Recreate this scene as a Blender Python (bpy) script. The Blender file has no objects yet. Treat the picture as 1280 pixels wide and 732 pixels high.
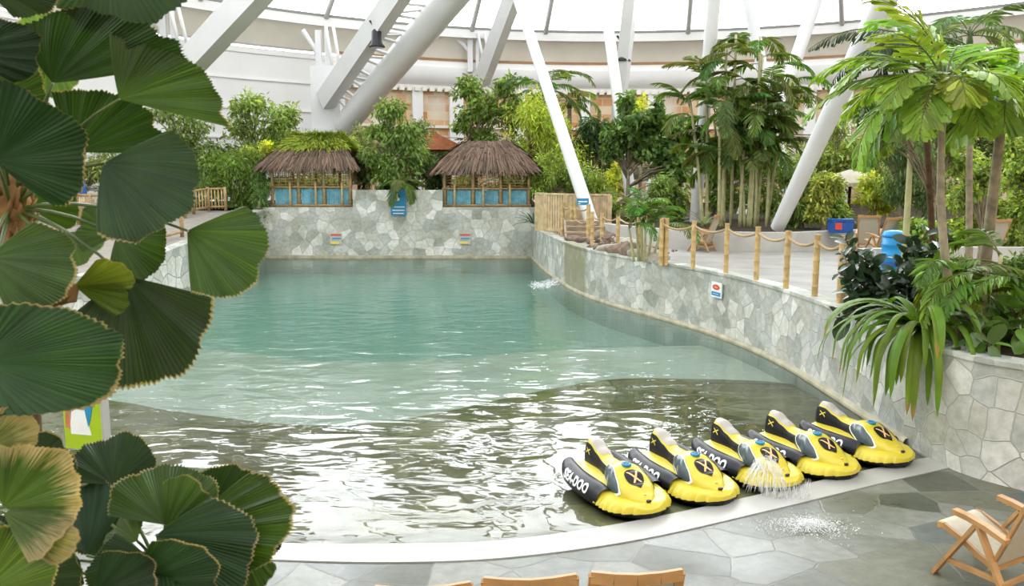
import bpy, bmesh, math, random
import numpy as np
from mathutils import Vector, Matrix, noise
random.seed(7); RNG = np.random.default_rng(7)
S = bpy.context.scene
COL = S.collection
PI = math.pi
# ------------------------------------------------------------------ camera numbers (image taken as 1280 x 732)
FPX = 1000.0; HC = 3.5; PITCH = math.atan(141/1000)
def ray(u, v):
    x = (u-640)/FPX; y = -(v-366)/FPX
    c, s = math.cos(PITCH), math.sin(PITCH)
    return Vector((x, c+y*s, -s+y*c))
def GZ(u, v, z=0.0):
    d = ray(u, v); t = (z-HC)/d.z
    return Vector((d.x*t, d.y*t, z))
def A(u, v, Y):
    d = ray(u, v); t = Y/d.y
    return Vector((d.x*t, Y, HC+d.z*t))
def PXM(Y): return Y/math.cos(PITCH)/FPX*1.0      # metres per pixel at forward distance Y
# ------------------------------------------------------------------ object helpers
def link(o): COL.objects.link(o); return o
def tag(o, label=None, cat=None, group=None, kind=None):
    if label: o['label'] = label
    if cat: o['category'] = cat
    if group: o['group'] = group
    if kind: o['kind'] = kind
    return o
def thing(name, loc, label, cat, group=None, rz=0.0):
    o = bpy.data.objects.new(name, None); o.empty_display_size = .1
    o.location = loc; o.rotation_euler = (0, 0, rz); link(o)
    return tag(o, label, cat, group)
def copy_tree(o, parent=None):
    c = o.copy(); COL.objects.link(c)
    if parent is not None: c.parent = parent
    for ch in list(o.children): copy_tree(ch, c)
    return c
class MB:
    """collects vertices and faces of ONE mesh"""
    def __init__(s): s.v = []; s.f = []; s.m = []; s.c = []; s.uv = []; s.mi = 0; s.useuv = False
    def vert(s, p): s.v.append((p[0], p[1], p[2])); return len(s.v)-1
    def face(s, ids, uv=None):
        s.f.append(tuple(ids)); s.m.append(s.mi)
        if uv is not None: s.useuv = True; s.uv.append(uv)
        else: s.uv.append(None)
    def quadpts(s, a, b, c, d): s.face([s.vert(a), s.vert(b), s.vert(c), s.vert(d)])
    def box(s, c, size, M=None):
        c = Vector(c); hx, hy, hz = size[0]/2, size[1]/2, size[2]/2
        b = len(s.v)
        for x in (-hx, hx):
            for y in (-hy, hy):
                for z in (-hz, hz):
                    p = Vector((x, y, z))
                    if M is not None: p = M @ p
                    s.vert(c+p)
        for q in ((0,1,3,2),(4,6,7,5),(0,4,5,1),(2,3,7,6),(0,2,6,4),(1,5,7,3)): s.face([b+i for i in q])
    def bar(s, a, b, w, h, up=(0,0,1)):
        """rectangular bar from a to b"""
        a = Vector(a); b = Vector(b); d = (b-a); L = d.length; d.normalize()
        up = Vector(up)
        x = d.cross(up)
        if x.length < 1e-4: x = d.cross(Vector((1,0,0)))
        x.normalize(); z = x.cross(d).normalized()
        M = Matrix((x, d, z)).transposed()
        s.box((a+b)/2, (w, L, h), M)
    def tube(s, pts, rad, n=8, cap=True, uvscale=None):
        pts = [Vector(p) for p in pts]; k = len(pts)
        if not hasattr(rad, '__len__'): rad = [rad]*k
        base = len(s.v); prev = None
        for i in range(k):
            if i == 0: t = pts[1]-pts[0]
            elif i == k-1: t = pts[-1]-pts[-2]
            else: t = pts[i+1]-pts[i-1]
            if t.length < 1e-9: t = Vector((0,0,1))
            t.normalize()
            if prev is None:
                x = t.cross(Vector((0,0,1)))
                if x.length < 1e-3: x = t.cross(Vector((0,1,0)))
            else: x = prev - t*prev.dot(t)
            x.normalize(); prev = x; y = t.cross(x)
            for j in range(n):
                a = 2*PI*j/n
                s.vert(pts[i]+x*(rad[i]*math.cos(a))+y*(rad[i]*math.sin(a)))
        for i in range(k-1):
            for j in range(n):
                j2 = (j+1) % n
                s.face([base+i*n+j, base+i*n+j2, base+(i+1)*n+j2, base+(i+1)*n+j])
        if cap:
            s.face([base+j for j in range(n)][::-1]); s.face([base+(k-1)*n+j for j in range(n)])
    def lathe(s, prof, c=(0,0,0), n=16, sx=1, sy=1):
        c = Vector(c); base = len(s.v)
        for r, z in prof:
            for j in range(n):
                a = 2*PI*j/n; s.vert((c.x+r*sx*math.cos(a), c.y+r*sy*math.sin(a), c.z+z))
        for i in range(len(prof)-1):
            for j in range(n):
                j2 = (j+1) % n
                s.face([base+i*n+j, base+i*n+j2, base+(i+1)*n+j2, base+(i+1)*n+j])
        s.face([base+j for j in range(n)][::-1]); s.face([base+(len(prof)-1)*n+j for j in range(n)])
    def grid(s, rows, uvs=None, closed=False):
        nr = len(rows); nc = len(rows[0]); base = len(s.v)
        for r in rows:
            for p in r: s.vert(p)
        for i in range(nr-1):
            for j in range(nc-1):
                ids = [base+i*nc+j, base+i*nc+j+1, base+(i+1)*nc+j+1, base+(i+1)*nc+j]
                if uvs is not None: s.face(ids, [uvs[i][j], uvs[i][j+1], uvs[i+1][j+1], uvs[i+1][j]])
                else: s.face(ids)
    def build(s, name, mats, parent=None, smooth=False, at=None):
        me = bpy.data.meshes.new(name)
        off = Vector(at) if at is not None else Vector((0,0,0))
        vs = s.v if at is None else [(p[0]-off.x, p[1]-off.y, p[2]-off.z) for p in s.v]
        me.from_pydata(vs, [], s.f)
        if not isinstance(mats, (list, tuple)): mats = [mats]
        for m in mats: me.materials.append(m)
        if len(mats) > 1: me.polygons.foreach_set('material_index', s.m)
        if s.useuv:
            ul = me.uv_layers.new(name='UVMap'); k = 0
            for i, f in enumerate(s.f):
                for j in range(len(f)):
                    if s.uv[i] is not None: ul.data[k].uv = s.uv[i][j]
                    k += 1
        if smooth: me.polygons.foreach_set('use_smooth', [True]*len(me.polygons))
        me.update()
        o = bpy.data.objects.new(name, me); o.location = off; link(o)
        if parent is not None: o.parent = parent
        return o
def smooth_by_angle(o, deg=40):
    me = o.data
    me.polygons.foreach_set('use_smooth', [True]*len(me.polygons))
    bm = bmesh.new(); bm.from_mesh(me)
    for e in bm.edges:
        if len(e.link_faces) == 2 and e.calc_face_angle(0) > math.radians(deg): e.smooth = False
    bm.to_mesh(me); bm.free()
    return o
def np_mesh(name, V, Fq, mat, parent=None, colors=None, smooth=False, at=None):
    """V (n,3); Fq (m,k) faces of equal size; colors per vertex (n,3)"""
    me = bpy.data.meshes.new(name)
    V = np.asarray(V, dtype=np.float64); Fq = np.asarray(Fq, dtype=np.int32)
    off = np.array(at if at is not None else (0,0,0), dtype=np.float64)
    n, m, k = len(V), len(Fq), Fq.shape[1]
    me.vertices.add(n); me.vertices.foreach_set('co', (V-off).astype(np.float32).ravel())
    me.loops.add(m*k); me.loops.foreach_set('vertex_index', Fq.ravel())
    me.polygons.add(m); me.polygons.foreach_set('loop_start', np.arange(m, dtype=np.int32)*k)
    me.polygons.foreach_set('loop_total', np.full(m, k, dtype=np.int32))
    if smooth: me.polygons.foreach_set('use_smooth', np.ones(m, dtype=bool))
    if colors is not None:
        a = me.color_attributes.new('leafcol', 'FLOAT_COLOR', 'POINT')
        a.data.foreach_set('color', np.c_[colors, np.ones(n)].astype(np.float32).ravel())
    me.materials.append(mat); me.update(); me.validate()
    o = bpy.data.objects.new(name, me); o.location = off; link(o)
    if parent is not None: o.parent = parent
    return o
# ------------------------------------------------------------------ materials
def srgb(r, g, b):
    f = lambda c: (c/255)/12.92 if c <= 10 else (((c/255)+.055)/1.055)**2.4
    return (f(r), f(g), f(b), 1.0)
class NT:
    def __init__(s, name):
        s.m = bpy.data.materials.new(name); s.m.use_nodes = True; s.t = s.m.node_tree; s.t.nodes.clear()
        s.out = s.n('ShaderNodeOutputMaterial')
    def n(s, typ, **kw):
        nd = s.t.nodes.new(typ)
        for k, v in kw.items():
            if hasattr(nd, k): setattr(nd, k, v)
            else: nd.inputs[k].default_value = v
        return nd
    def l(s, a, b): s.t.links.new(a, b)
    def ramp(s, fac, stops, interp='LINEAR'):
        r = s.n('ShaderNodeValToRGB'); r.color_ramp.interpolation = interp
        e = r.color_ramp.elements
        while len(e) < len(stops): e.new(.5)
        for i, (p, c) in enumerate(stops):
            e[i].position = p; e[i].color = c if len(c) == 4 else (*c, 1)
        s.l(fac, r.inputs[0]); return r.outputs[0]
    def mix(s, fac, a, b, typ='MIX'):
        m = s.n('ShaderNodeMix', data_type='RGBA', blend_type=typ)
        for sock, val in ((m.inputs[0], fac), (m.inputs[6], a), (m.inputs[7], b)):
            if hasattr(val, 'is_linked') or isinstance(val, bpy.types.NodeSocket): s.l(val, sock)
            else: sock.default_value = val
        return m.outputs[2]
    def math(s, op, a, b=0.0, c=None):
        m = s.n('ShaderNodeMath', operation=op)
        for i, val in enumerate((a, b, c)):
            if val is None: continue
            if isinstance(val, bpy.types.NodeSocket): s.l(val, m.inputs[i])
            else: m.inputs[i].default_value = val
        return m.outputs[0]
    def pbr(s, col, rough=.6, spec=.5, bump=None, bstr=.3, bdist=.02, **kw):
        p = s.n('ShaderNodeBsdfPrincipled')
        for nm, val in (('Base Color', col), ('Roughness', rough), ('Specular IOR Level', spec)):
            if isinstance(val, bpy.types.NodeSocket): s.l(val, p.inputs[nm])
            else: p.inputs[nm].default_value = val
        for k, v in kw.items(): p.inputs[k].default_value = v
        if bump is not None:
            b = s.n('ShaderNodeBump', Strength=bstr, Distance=bdist); s.l(bump, b.inputs['Height']); s.l(b.outputs[0], p.inputs['Normal'])
        s.p = p
        return p
    def done(s, sh=None):
        s.l((sh or s.p).outputs[0], s.out.inputs['Surface']); return s.m
def simple(name, col, rough=.55, spec=.5, var=.12, scale=6.0, bump=.08, metal=0.0):
    t = NT(name); tc = t.n('ShaderNodeTexCoord'); nz = t.n('ShaderNodeTexNoise', Scale=scale, Detail=4.0)
    t.l(tc.outputs['Object'], nz.inputs['Vector'])
    dark = tuple(c*(1-var) for c in col[:3])+(1,); lite = tuple(min(1, c*(1+var)) for c in col[:3])+(1,)
    c = t.ramp(nz.outputs['Fac'], [(.3, dark), (.7, lite)])
    t.pbr(c, rough, spec, bump=nz.outputs['Fac'], bstr=bump, Metallic=metal)
    return t.done()
def stone_mat(name, stones, mortar, scale=1.6, coord='UV', rough=.75, mw=.05, wet=False, stain=None, bstr=.5, stretch=(1,1,1), patch=.35):
    t = NT(name); tc = t.n('ShaderNodeTexCoord')
    mp = t.n('ShaderNodeMapping'); mp.inputs['Scale'].default_value = stretch; t.l(tc.outputs[coord], mp.inputs['Vector'])
    wz = t.n('ShaderNodeTexNoise', Scale=1.4*scale, Detail=2.0); t.l(mp.outputs[0], wz.inputs['Vector'])
    wv = t.n('ShaderNodeVectorMath', operation='MULTIPLY_ADD'); t.l(wz.outputs['Color'], wv.inputs[0]); wv.inputs[1].default_value = (.18/scale,)*3; t.l(mp.outputs[0], wv.inputs[2])
    v1 = t.n('ShaderNodeTexVoronoi', Scale=scale, voronoi_dimensions='2D', feature='DISTANCE_TO_EDGE')
    v2 = t.n('ShaderNodeTexVoronoi', Scale=scale, voronoi_dimensions='2D', feature='F1')
    for v in (v1, v2): t.l(wv.outputs[0], v.inputs['Vector'])
    sp = t.n('ShaderNodeSeparateColor'); t.l(v2.outputs['Color'], sp.inputs[0])
    k = len(stones)
    cell = t.ramp(sp.outputs[0], [(i/k, c) for i, c in enumerate(stones)], 'CONSTANT')
    n1 = t.n('ShaderNodeTexNoise', Scale=7.0, Detail=6.0, Roughness=.65); t.l(mp.outputs[0], n1.inputs['Vector'])
    n2 = t.n('ShaderNodeTexNoise', Scale=.8, Detail=5.0); t.l(mp.outputs[0], n2.inputs['Vector'])
    shade = t.ramp(n1.outputs['Fac'], [(.3, (.66,.66,.64)), (.7, (1.16,1.16,1.16))])
    c = t.mix(.8, cell, shade, 'MULTIPLY')
    big = t.ramp(n2.outputs['Fac'], [(.38, (.74,.76,.69)), (.62, (1.1,1.1,1.1))])
    c = t.mix(patch*2, c, big, 'MULTIPLY')
    edge = t.ramp(v1.outputs['Distance'], [(mw*.4, (0,0,0)), (mw, (1,1,1))])
    c = t.mix(edge, mortar, c)
    if stain:
        ui = t.n('ShaderNodeSeparateXYZ'); t.l(tc.outputs[coord], ui.inputs[0])
        for (u0, u1, colr, amt) in stain:
            a = t.ramp(t.math('DIVIDE', t.math('ADD', t.math('SUBTRACT', ui.outputs[0], u0), t.math('MULTIPLY', n1.outputs['Fac'], .15)), u1-u0), [(0, (0,0,0)), (.12, (amt,)*3), (.88, (amt,)*3), (1, (0,0,0))])
            c = t.mix(a, c, colr)
    b = t.math('ADD', edge, t.math('MULTIPLY', n1.outputs['Fac'], .35))
    if wet:
        rr = t.ramp(n2.outputs['Fac'], [(.38, (.26,)*3), (.62, (.55,)*3)])
        t.pbr(c, rr, .28, bump=b, bstr=bstr, bdist=.012)
    else:
        t.pbr(c, rough, .3, bump=b, bstr=bstr, bdist=.03)
    return t.done()
M = {}
M['steel'] = simple('white_paint_steel', (.66,.665,.655,1), .4, .4, .04, .8, .02)
M['steel_dark'] = simple('dark_grey_steel', srgb(128,130,122), .5, .4, .05, .8, .02)  # dark grey of the gasket line at the roof edge
M['panel'] = simple('white_wall_panel', (.80,.79,.765,1), .55, .3, .04, .4, .03)
M['fascia'] = simple('beige_fascia', srgb(230,224,210), .6, .3, .06, .5, .04)
M['brownline'] = simple('brown_shadow_trim', srgb(160,125,92), .7, .3, .1, 2, .05)  # thin brown line, with the shadow line under the fascia in its colour
M['dark'] = simple('dark_rubber', (.02,.02,.022,1), .5, .4, .2, 9, .05)
M['curb'] = simple('pale_concrete_strip', srgb(162,161,155), .38, .4, .07, 2.2, .06)
M['concrete'] = simple('light_concrete', srgb(182,180,173), .7, .3, .10, 1.7, .1)
M['ledge'] = simple('mossy_ledge', srgb(168,162,138), .6, .3, .22, 3.5, .2)
M['soil'] = simple('dark_soil', (.045,.035,.022,1), .9, .1, .4, 5, .4)
M['sand'] = simple('sandy_path', srgb(142,137,126), .85, .2, .15, 2.5, .2)
M['bamboo'] = simple('bamboo_pole', srgb(190,162,110), .45, .4, .22, 7, .1)
M['bamboo_old'] = simple('weathered_bamboo', srgb(160,136,98), .55, .3, .25, 7, .1)
M['rope'] = simple('hemp_rope', srgb(168,146,112), .8, .2, .2, 40, .4)
M['teak'] = simple('teak_wood', srgb(170,130,82), .45, .4, .2, 5, .12)
M['canvas'] = simple('cream_canvas', srgb(176,169,150), .8, .2, .05, 30, .1)
M['grey_wood'] = simple('weathered_grey_wood', srgb(158,142,120), .75, .2, .2, 4, .15)
M['slat_wood'] = simple('pale_fence_wood', srgb(196,174,136), .65, .3, .25, 4, .15)
M['thatch'] = None
M['bluefab'] = simple('faded_blue_boards', srgb(104,158,172), .7, .2, .28, 5, .1)
M['blue'] = simple('blue_plastic', srgb(20,140,200), .4, .5, .12, 4, .05)
M['blue_deep'] = simple('deep_blue_plastic', srgb(28,84,160), .4, .5, .1, 4, .05)
M['sign_blue'] = simple('sign_blue', srgb(30,130,175), .45, .4, .06, 5, .02)
M['sign_white'] = simple('sign_white', srgb(226,228,226), .5, .4, .03, 5, .02)
M['red'] = simple('sign_red', srgb(205,80,62), .5, .4, .06, 5, .02)
M['signyellow'] = simple('sign_yellow', srgb(225,205,70), .5, .4, .06, 5, .02)
M['yellow'] = simple('yellow_vinyl', srgb(202,186,56), .32, .5, .05, 3, .04)
M['black'] = simple('black_vinyl', (.010,.010,.012,1), .4, .3, .2, 4, .04)
M['pad'] = simple('pale_seat_pad', srgb(172,166,158), .5, .4, .05, 6, .06)
M['shield'] = simple('grey_windshield_vinyl', srgb(70,82,82), .25, .6, .06, 4, .03)
M['white'] = simple('white_vinyl', srgb(238,238,236), .4, .5, .02, 5, .02)
M['decalorange'] = simple('pale_orange_mark', srgb(236,190,130), .4, .5, .05, 5, .02)
M['lime'] = simple('lime_panel', srgb(158,186,24), .45, .4, .08, 3, .03)
M['trunk'] = simple('grey_bark', srgb(138,128,106), .85, .2, .3, 7, .5)
M['trunk_dark'] = simple('brown_bark', srgb(84,66,46), .9, .2, .35, 9, .6)
M['fibre'] = simple('palm_fibre', srgb(128,98,64), .9, .1, .4, 12, .9)
M['cane'] = simple('green_cane', srgb(166,164,118), .5, .4, .2, 5, .1)
M['petiole'] = simple('green_petiole', srgb(72,88,36), .45, .4, .2, 6, .1)
M['rock'] = simple('grey_rock', srgb(172,164,150), .85, .2, .3, 3.5, .6)
M['rockbrown'] = simple('brown_rubble', srgb(122,106,92), .9, .2, .4, 6, .7)
M['roof_tile'] = simple('terracotta_tile', srgb(186,120,84), .8, .2, .2, 5, .3)
M['grey'] = simple('grey_render', srgb(150,152,150), .7, .2, .08, 3, .08)
def leaf_mat(name, trans=.35, rough=.42, spec=.4):
    t = NT(name); a = t.n('ShaderNodeAttribute', attribute_name='leafcol')
    tc = t.n('ShaderNodeTexCoord'); nz = t.n('ShaderNodeTexNoise', Scale=3.0, Detail=2.0); t.l(tc.outputs['Object'], nz.inputs['Vector'])
    sh = t.ramp(nz.outputs['Fac'], [(.3, (.8,.8,.8)), (.7, (1.15,1.15,1.15))])
    c = t.mix(1.0, a.outputs['Color'], sh, 'MULTIPLY')
    p = t.pbr(c, rough, spec)
    tr = t.n('ShaderNodeBsdfTranslucent'); c2 = t.mix(1.0, c, (1.5,1.5,.7,1), 'MULTIPLY'); t.l(c2, tr.inputs[0])
    mx = t.n('ShaderNodeMixShader'); mx.inputs[0].default_value = trans
    t.l(p.outputs[0], mx.inputs[1]); t.l(tr.outputs[0], mx.inputs[2])
    return t.done(mx)
M['leaf'] = leaf_mat('leaf_green', .35, .45, .35)
M['leaf_gloss'] = leaf_mat('glossy_leaf', .15, .28, .5)
def fan_mat():
    t = NT('pleated_fan_leaf'); uv = t.n('ShaderNodeUVMap'); sx = t.n('ShaderNodeSeparateXYZ'); t.l(uv.outputs[0], sx.inputs[0])
    a = t.n('ShaderNodeAttribute', attribute_name='leafcol')
    # fine veins run along the pleats; margin dry
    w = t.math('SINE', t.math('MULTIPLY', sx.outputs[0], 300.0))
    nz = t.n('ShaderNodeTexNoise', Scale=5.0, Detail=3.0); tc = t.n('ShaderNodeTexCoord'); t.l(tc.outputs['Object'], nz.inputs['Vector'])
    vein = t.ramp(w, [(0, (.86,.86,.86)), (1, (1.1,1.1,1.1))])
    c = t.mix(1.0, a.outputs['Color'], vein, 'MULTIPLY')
    c = t.mix(1.0, c, t.ramp(nz.outputs['Fac'], [(.3,(.75,.8,.75)), (.7,(1.25,1.2,1.2))]), 'MULTIPLY')
    m = t.math('ADD', sx.outputs[1], t.math('MULTIPLY', t.math('SUBTRACT', nz.outputs['Fac'], .5), .10))
    nz2 = t.n('ShaderNodeTexNoise', Scale=2.2, Detail=3.0); t.l(tc.outputs['Object'], nz2.inputs['Vector'])
    m = t.math('ADD', m, t.math('MULTIPLY', t.math('SUBTRACT', nz2.outputs['Fac'], .5), .16))
    mk = t.ramp(m, [(.982, (0,0,0)), (1.01, (.6,.6,.6))])
    c = t.mix(mk, c, (.40,.31,.15,1))
    p = t.pbr(c, .42, .24, bump=w, bstr=.10, bdist=.003)
    tr = t.n('ShaderNodeBsdfTranslucent'); c2 = t.mix(1.0, c, (1.7,1.6,.5,1), 'MULTIPLY'); t.l(c2, tr.inputs[0])
    mx = t.n('ShaderNodeMixShader'); mx.inputs[0].default_value = .22
    t.l(p.outputs[0], mx.inputs[1]); t.l(tr.outputs[0], mx.inputs[2])
    return t.done(mx)
M['fan'] = fan_mat()
def thatch_mat():
    t = NT('dry_thatch'); a = t.n('ShaderNodeAttribute', attribute_name='leafcol')
    t.pbr(a.outputs['Color'], .9, .1); return t.done()
M['thatch'] = thatch_mat()
st_light = [srgb(190,191,184), srgb(172,174,167), srgb(204,204,197), srgb(184,183,173), srgb(164,167,160), srgb(214,213,207), srgb(188,188,181), srgb(178,181,176)]
M['stone_right'] = stone_mat('pale_flagstone_wall', st_light, srgb(164,165,157), 3.2, mw=.035, patch=.4, stain=[(9.6, 12.6, (.21,.20,.10,1), .75)])
M['stone_back'] = stone_mat('pale_flagstone_back_wall', st_light, srgb(164,165,154), 2.3, mw=.03, patch=.5)
M['stone_left'] = stone_mat('grey_flagstone_wall', st_light, srgb(150,150,142), 1.9, mw=.05)
st_floor = [srgb(108,110,100), srgb(96,98,88), srgb(120,121,112), srgb(82,84,73), srgb(102,102,88), srgb(112,114,108), srgb(90,94,88)]
M['paving'] = stone_mat('wet_slate_paving', st_floor, srgb(100,101,92), 1.5, coord='Object', wet=True, mw=.02, patch=.5, bstr=.25, stretch=(1,1.3,1))
st_pool = [srgb(134,128,92), srgb(122,117,82), srgb(144,139,106), srgb(112,107,74), srgb(128,124,96)]
M['poolstone'] = stone_mat('olive_pool_paving', st_pool, srgb(108,104,78), 1.15, coord='Object', mw=.03, bstr=.2)
def tile_mat():
    t = NT('pale_pool_tile'); tc = t.n('ShaderNodeTexCoord')
    br = t.n('ShaderNodeTexBrick', Scale=3.0); br.offset = 0
    br.inputs['Color1'].default_value = (.47,.51,.455,1); br.inputs['Color2'].default_value = (.43,.48,.425,1); br.inputs['Mortar'].default_value = (.33,.37,.34,1)
    br.inputs['Mortar Size'].default_value = .01; t.l(tc.outputs['Object'], br.inputs['Vector'])
    t.pbr(br.outputs['Color'], .5, .3); return t.done()
M['tile'] = tile_mat()
M['pale_floor'] = simple('pale_pool_floor_with_reflection', srgb(186,186,174), .6, .3, .06, 1.5, .05)  # sandy floor painted paler to stand in for the white wall's reflection
def deck_mat():
    t = NT('grey_deck_boards'); tc = t.n('ShaderNodeTexCoord'); mp = t.n('ShaderNodeMapping'); mp.inputs['Rotation'].default_value = (0,0,.32); t.l(tc.outputs['Object'], mp.inputs[0])
    sx = t.n('ShaderNodeSeparateXYZ'); t.l(mp.outputs[0], sx.inputs[0])
    fr = t.math('FRACT', t.math('MULTIPLY', sx.outputs[1], .8))
    nz = t.n('ShaderNodeTexNoise', Scale=1.6, Detail=5.0); t.l(mp.outputs[0], nz.inputs[0])
    c = t.ramp(nz.outputs['Fac'], [(.3, srgb(138,136,128)), (.7, srgb(155,152,144))])
    j = t.ramp(fr, [(0, (.6,.6,.6)), (.05, (1,1,1))])
    t.pbr(t.mix(1.0, c, j, 'MULTIPLY'), .65, .3); return t.done()
M['deck'] = deck_mat()
def lattice_mat():
    t = NT('beige_orange_lattice_wall'); uv = t.n('ShaderNodeUVMap')
    br = t.n('ShaderNodeTexBrick', Scale=1.0); br.offset = .37; br.squash = 1.0
    br.inputs['Color1'].default_value = srgb(220,204,176); br.inputs['Color2'].default_value = srgb(196,140,84); br.inputs['Mortar'].default_value = srgb(214,190,160)
    br.inputs['Mortar Size'].default_value = .03; br.inputs['Brick Width'].default_value = .75; br.inputs['Row Height'].default_value = .55; br.inputs['Bias'].default_value = 0.05
    t.l(uv.outputs[0], br.inputs['Vector'])
    nz = t.n('ShaderNodeTexNoise', Scale=.35, Detail=3.0); t.l(uv.outputs[0], nz.inputs['Vector'])
    c = t.mix(t.ramp(nz.outputs['Fac'], [(.5,(0,0,0)), (.66,(.8,.8,.8))]), br.outputs['Color'], srgb(214,208,194))
    t.pbr(c, .75, .2); return t.done()
M['lattice'] = lattice_mat()
def membrane_mat():
    t = NT('white_roof_membrane'); tp = t.n('ShaderNodeBsdfTransparent'); tp.inputs[0].default_value = (.97,.985,1,1)
    tr = t.n('ShaderNodeBsdfTranslucent'); tr.inputs[0].default_value = (.9,.92,.95,1)
    mx = t.n('ShaderNodeMixShader'); mx.inputs[0].default_value = .12
    t.l(tp.outputs[0], mx.inputs[1]); t.l(tr.outputs[0], mx.inputs[2]); return t.done(mx)
M['membrane'] = membrane_mat()
def water_mat():
    t = NT('pool_water'); tc = t.n('ShaderNodeTexCoord')
    def nzs(sc, stretch, det, dist=0.0):
        mp = t.n('ShaderNodeMapping'); mp.inputs['Scale'].default_value = stretch; t.l(tc.outputs['Object'], mp.inputs[0])
        n = t.n('ShaderNodeTexNoise', Scale=sc, Detail=det, Distortion=dist); t.l(mp.outputs[0], n.inputs['Vector']); return n.outputs['Fac']
    h = t.math('ADD', t.math('MULTIPLY', nzs(.95, (1,1.7,1), 1.5, .9), 1.0), t.math('MULTIPLY', nzs(3.2, (1,2.0,1), 1.0, .5), .13))
    b = t.n('ShaderNodeBump', Strength=1.0, Distance=WATER_BUMP); t.l(h, b.inputs['Height'])
    fr = t.n('ShaderNodeFresnel', IOR=1.33); t.l(b.outputs[0], fr.inputs['Normal'])
    gl = t.n('ShaderNodeBsdfGlossy', Roughness=.03); t.l(b.outputs[0], gl.inputs['Normal'])
    tp = t.n('ShaderNodeBsdfTransparent'); tp.inputs[0].default_value = (.93,.97,.95,1)
    mx = t.n('ShaderNodeMixShader'); t.l(fr.outputs[0], mx.inputs[0]); t.l(tp.outputs[0], mx.inputs[1]); t.l(gl.outputs[0], mx.inputs[2])
    va = t.n('ShaderNodeVolumeAbsorption', Density=WATER_DENS); va.inputs[0].default_value = (.30,.77,.66,1)
    t.l(va.outputs[0], t.out.inputs['Volume'])
    return t.done(mx)
WATER_BUMP = .030; WATER_DENS = .21
M['water'] = water_mat()
def spray_mat():
    t = NT('white_water_spray'); p = t.pbr((.9,.92,.92,1), .25, .5); tp = t.n('ShaderNodeBsdfTransparent')
    mx = t.n('ShaderNodeMixShader'); mx.inputs[0].default_value = .62; t.l(p.outputs[0], mx.inputs[1]); t.l(tp.outputs[0], mx.inputs[2]); return t.done(mx)
M['spray'] = spray_mat()
#@@PART2
# ================================================================== THE SETTING
def catmull(pts, n=8):
    P = [Vector((*p, 0)) if len(p) == 2 else Vector(p) for p in pts]; out = []
    for i in range(len(P)-1):
        p0 = P[max(i-1, 0)]; p1 = P[i]; p2 = P[i+1]; p3 = P[min(i+2, len(P)-1)]
        for k in range(n):
            t = k/n
            out.append(.5*((2*p1)+(p2-p0)*t+(2*p0-5*p1+4*p2-p3)*t*t+(3*p1-p0-3*p2+p3)*t**3))
    out.append(P[-1]); return out
def struct(o): o['kind'] = 'structure'; return o
def flat_poly(name, pts, z, mat, thick=0.0):
    """horizontal ngon (triangulated), optionally with a skirt downwards"""
    me = bpy.data.meshes.new(name); bm = bmesh.new()
    vs = [bm.verts.new((p[0], p[1], z)) for p in pts]
    f = bm.faces.new(vs); f.normal_update()
    if f.normal.z < 0: f.normal_flip()
    if thick:
        lo = [bm.verts.new((p[0], p[1], z-thick)) for p in pts]; bm.faces.new(lo[::-1])
        for i in range(len(vs)): j = (i+1) % len(vs); bm.faces.new((vs[i], vs[j], lo[j], lo[i]))
        bmesh.ops.recalc_face_normals(bm, faces=bm.faces)
    bmesh.ops.triangulate(bm, faces=[q for q in bm.faces if len(q.verts) > 4])
    bm.to_mesh(me); bm.free(); me.materials.append(mat)
    o = bpy.data.objects.new(name, me); return link(o)
DC = Vector((6.8, 24.5)); DR = 35.0                     # the dome: centre and radius
def ring(az, r, z): return Vector((DC.x+r*math.cos(az), DC.y+r*math.sin(az), z))
def arc(a0, a1, r, n): return [(DC.x+r*math.cos(a0+(a1-a0)*i/n), DC.y+r*math.sin(a0+(a1-a0)*i/n)) for i in range(n+1)]
WR = catmull([(.9,36.4),(1.12,33),(1.47,29.25),(2.0,25.2),(2.76,22.5),(3.75,20.15),(4.55,18.1),(5.0,16.3),(5.22,14.5),(5.27,12.4),(5.28,10.8),(5.35,9.4),(5.85,8.63),(6.6,8.0),(8.2,7.2),(11,6.4)], 6)
def wall_strip(name, line, ztop, zbot, thick, mat, side=1, cope=None, stations=None):
    """wall along a plan line; UV = (arc length, height)"""
    mb = MB(); rows = []; uvs = []; L = 0; offs = []
    k = len(line)
    for i, p in enumerate(line):
        t = (line[min(i+1,k-1)]-line[max(i-1,0)]).normalized(); nrm = Vector((-t.y, t.x, 0))*side
        if i: L += (line[i]-line[i-1]).length
        zt = ztop(i/(k-1), L) if callable(ztop) else ztop
        q = p+nrm*thick
        prof = [(p, zbot), (p, (zbot+zt)/2), (p, zt-.06), (p-nrm*.03, zt-.06), (p-nrm*.03, zt), (q, zt), (q, zbot)]
        rows.append([Vector((a.x, a.y, z)) for a, z in prof])
        uvs.append([(L, z if j < 5 else z+thick) for j, (a, z) in enumerate(prof)])
    mb.grid(rows, uvs)
    return struct(mb.build(name, mat))
wall_strip('wall_right', WR, 1.46, -1.9, .34, M['stone_right'], 1)
# small concrete ledge at the water line of the right-hand wall
mb = MB(); k = len(WR); rows = []
for i in range(0, k-28):
    t = (WR[min(i+1,k-1)]-WR[max(i-1,0)]).normalized(); n = Vector((-t.y, t.x, 0)); p = WR[i]
    rows.append([p+n*.02+Vector((0,0,.10)), p-n*.035+Vector((0,0,.085)), p-n*.06+Vector((0,0,.04)), p-n*.06+Vector((0,0,-.03))])
mb.grid(rows); struct(mb.build('trim_1', M['ledge']))
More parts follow.
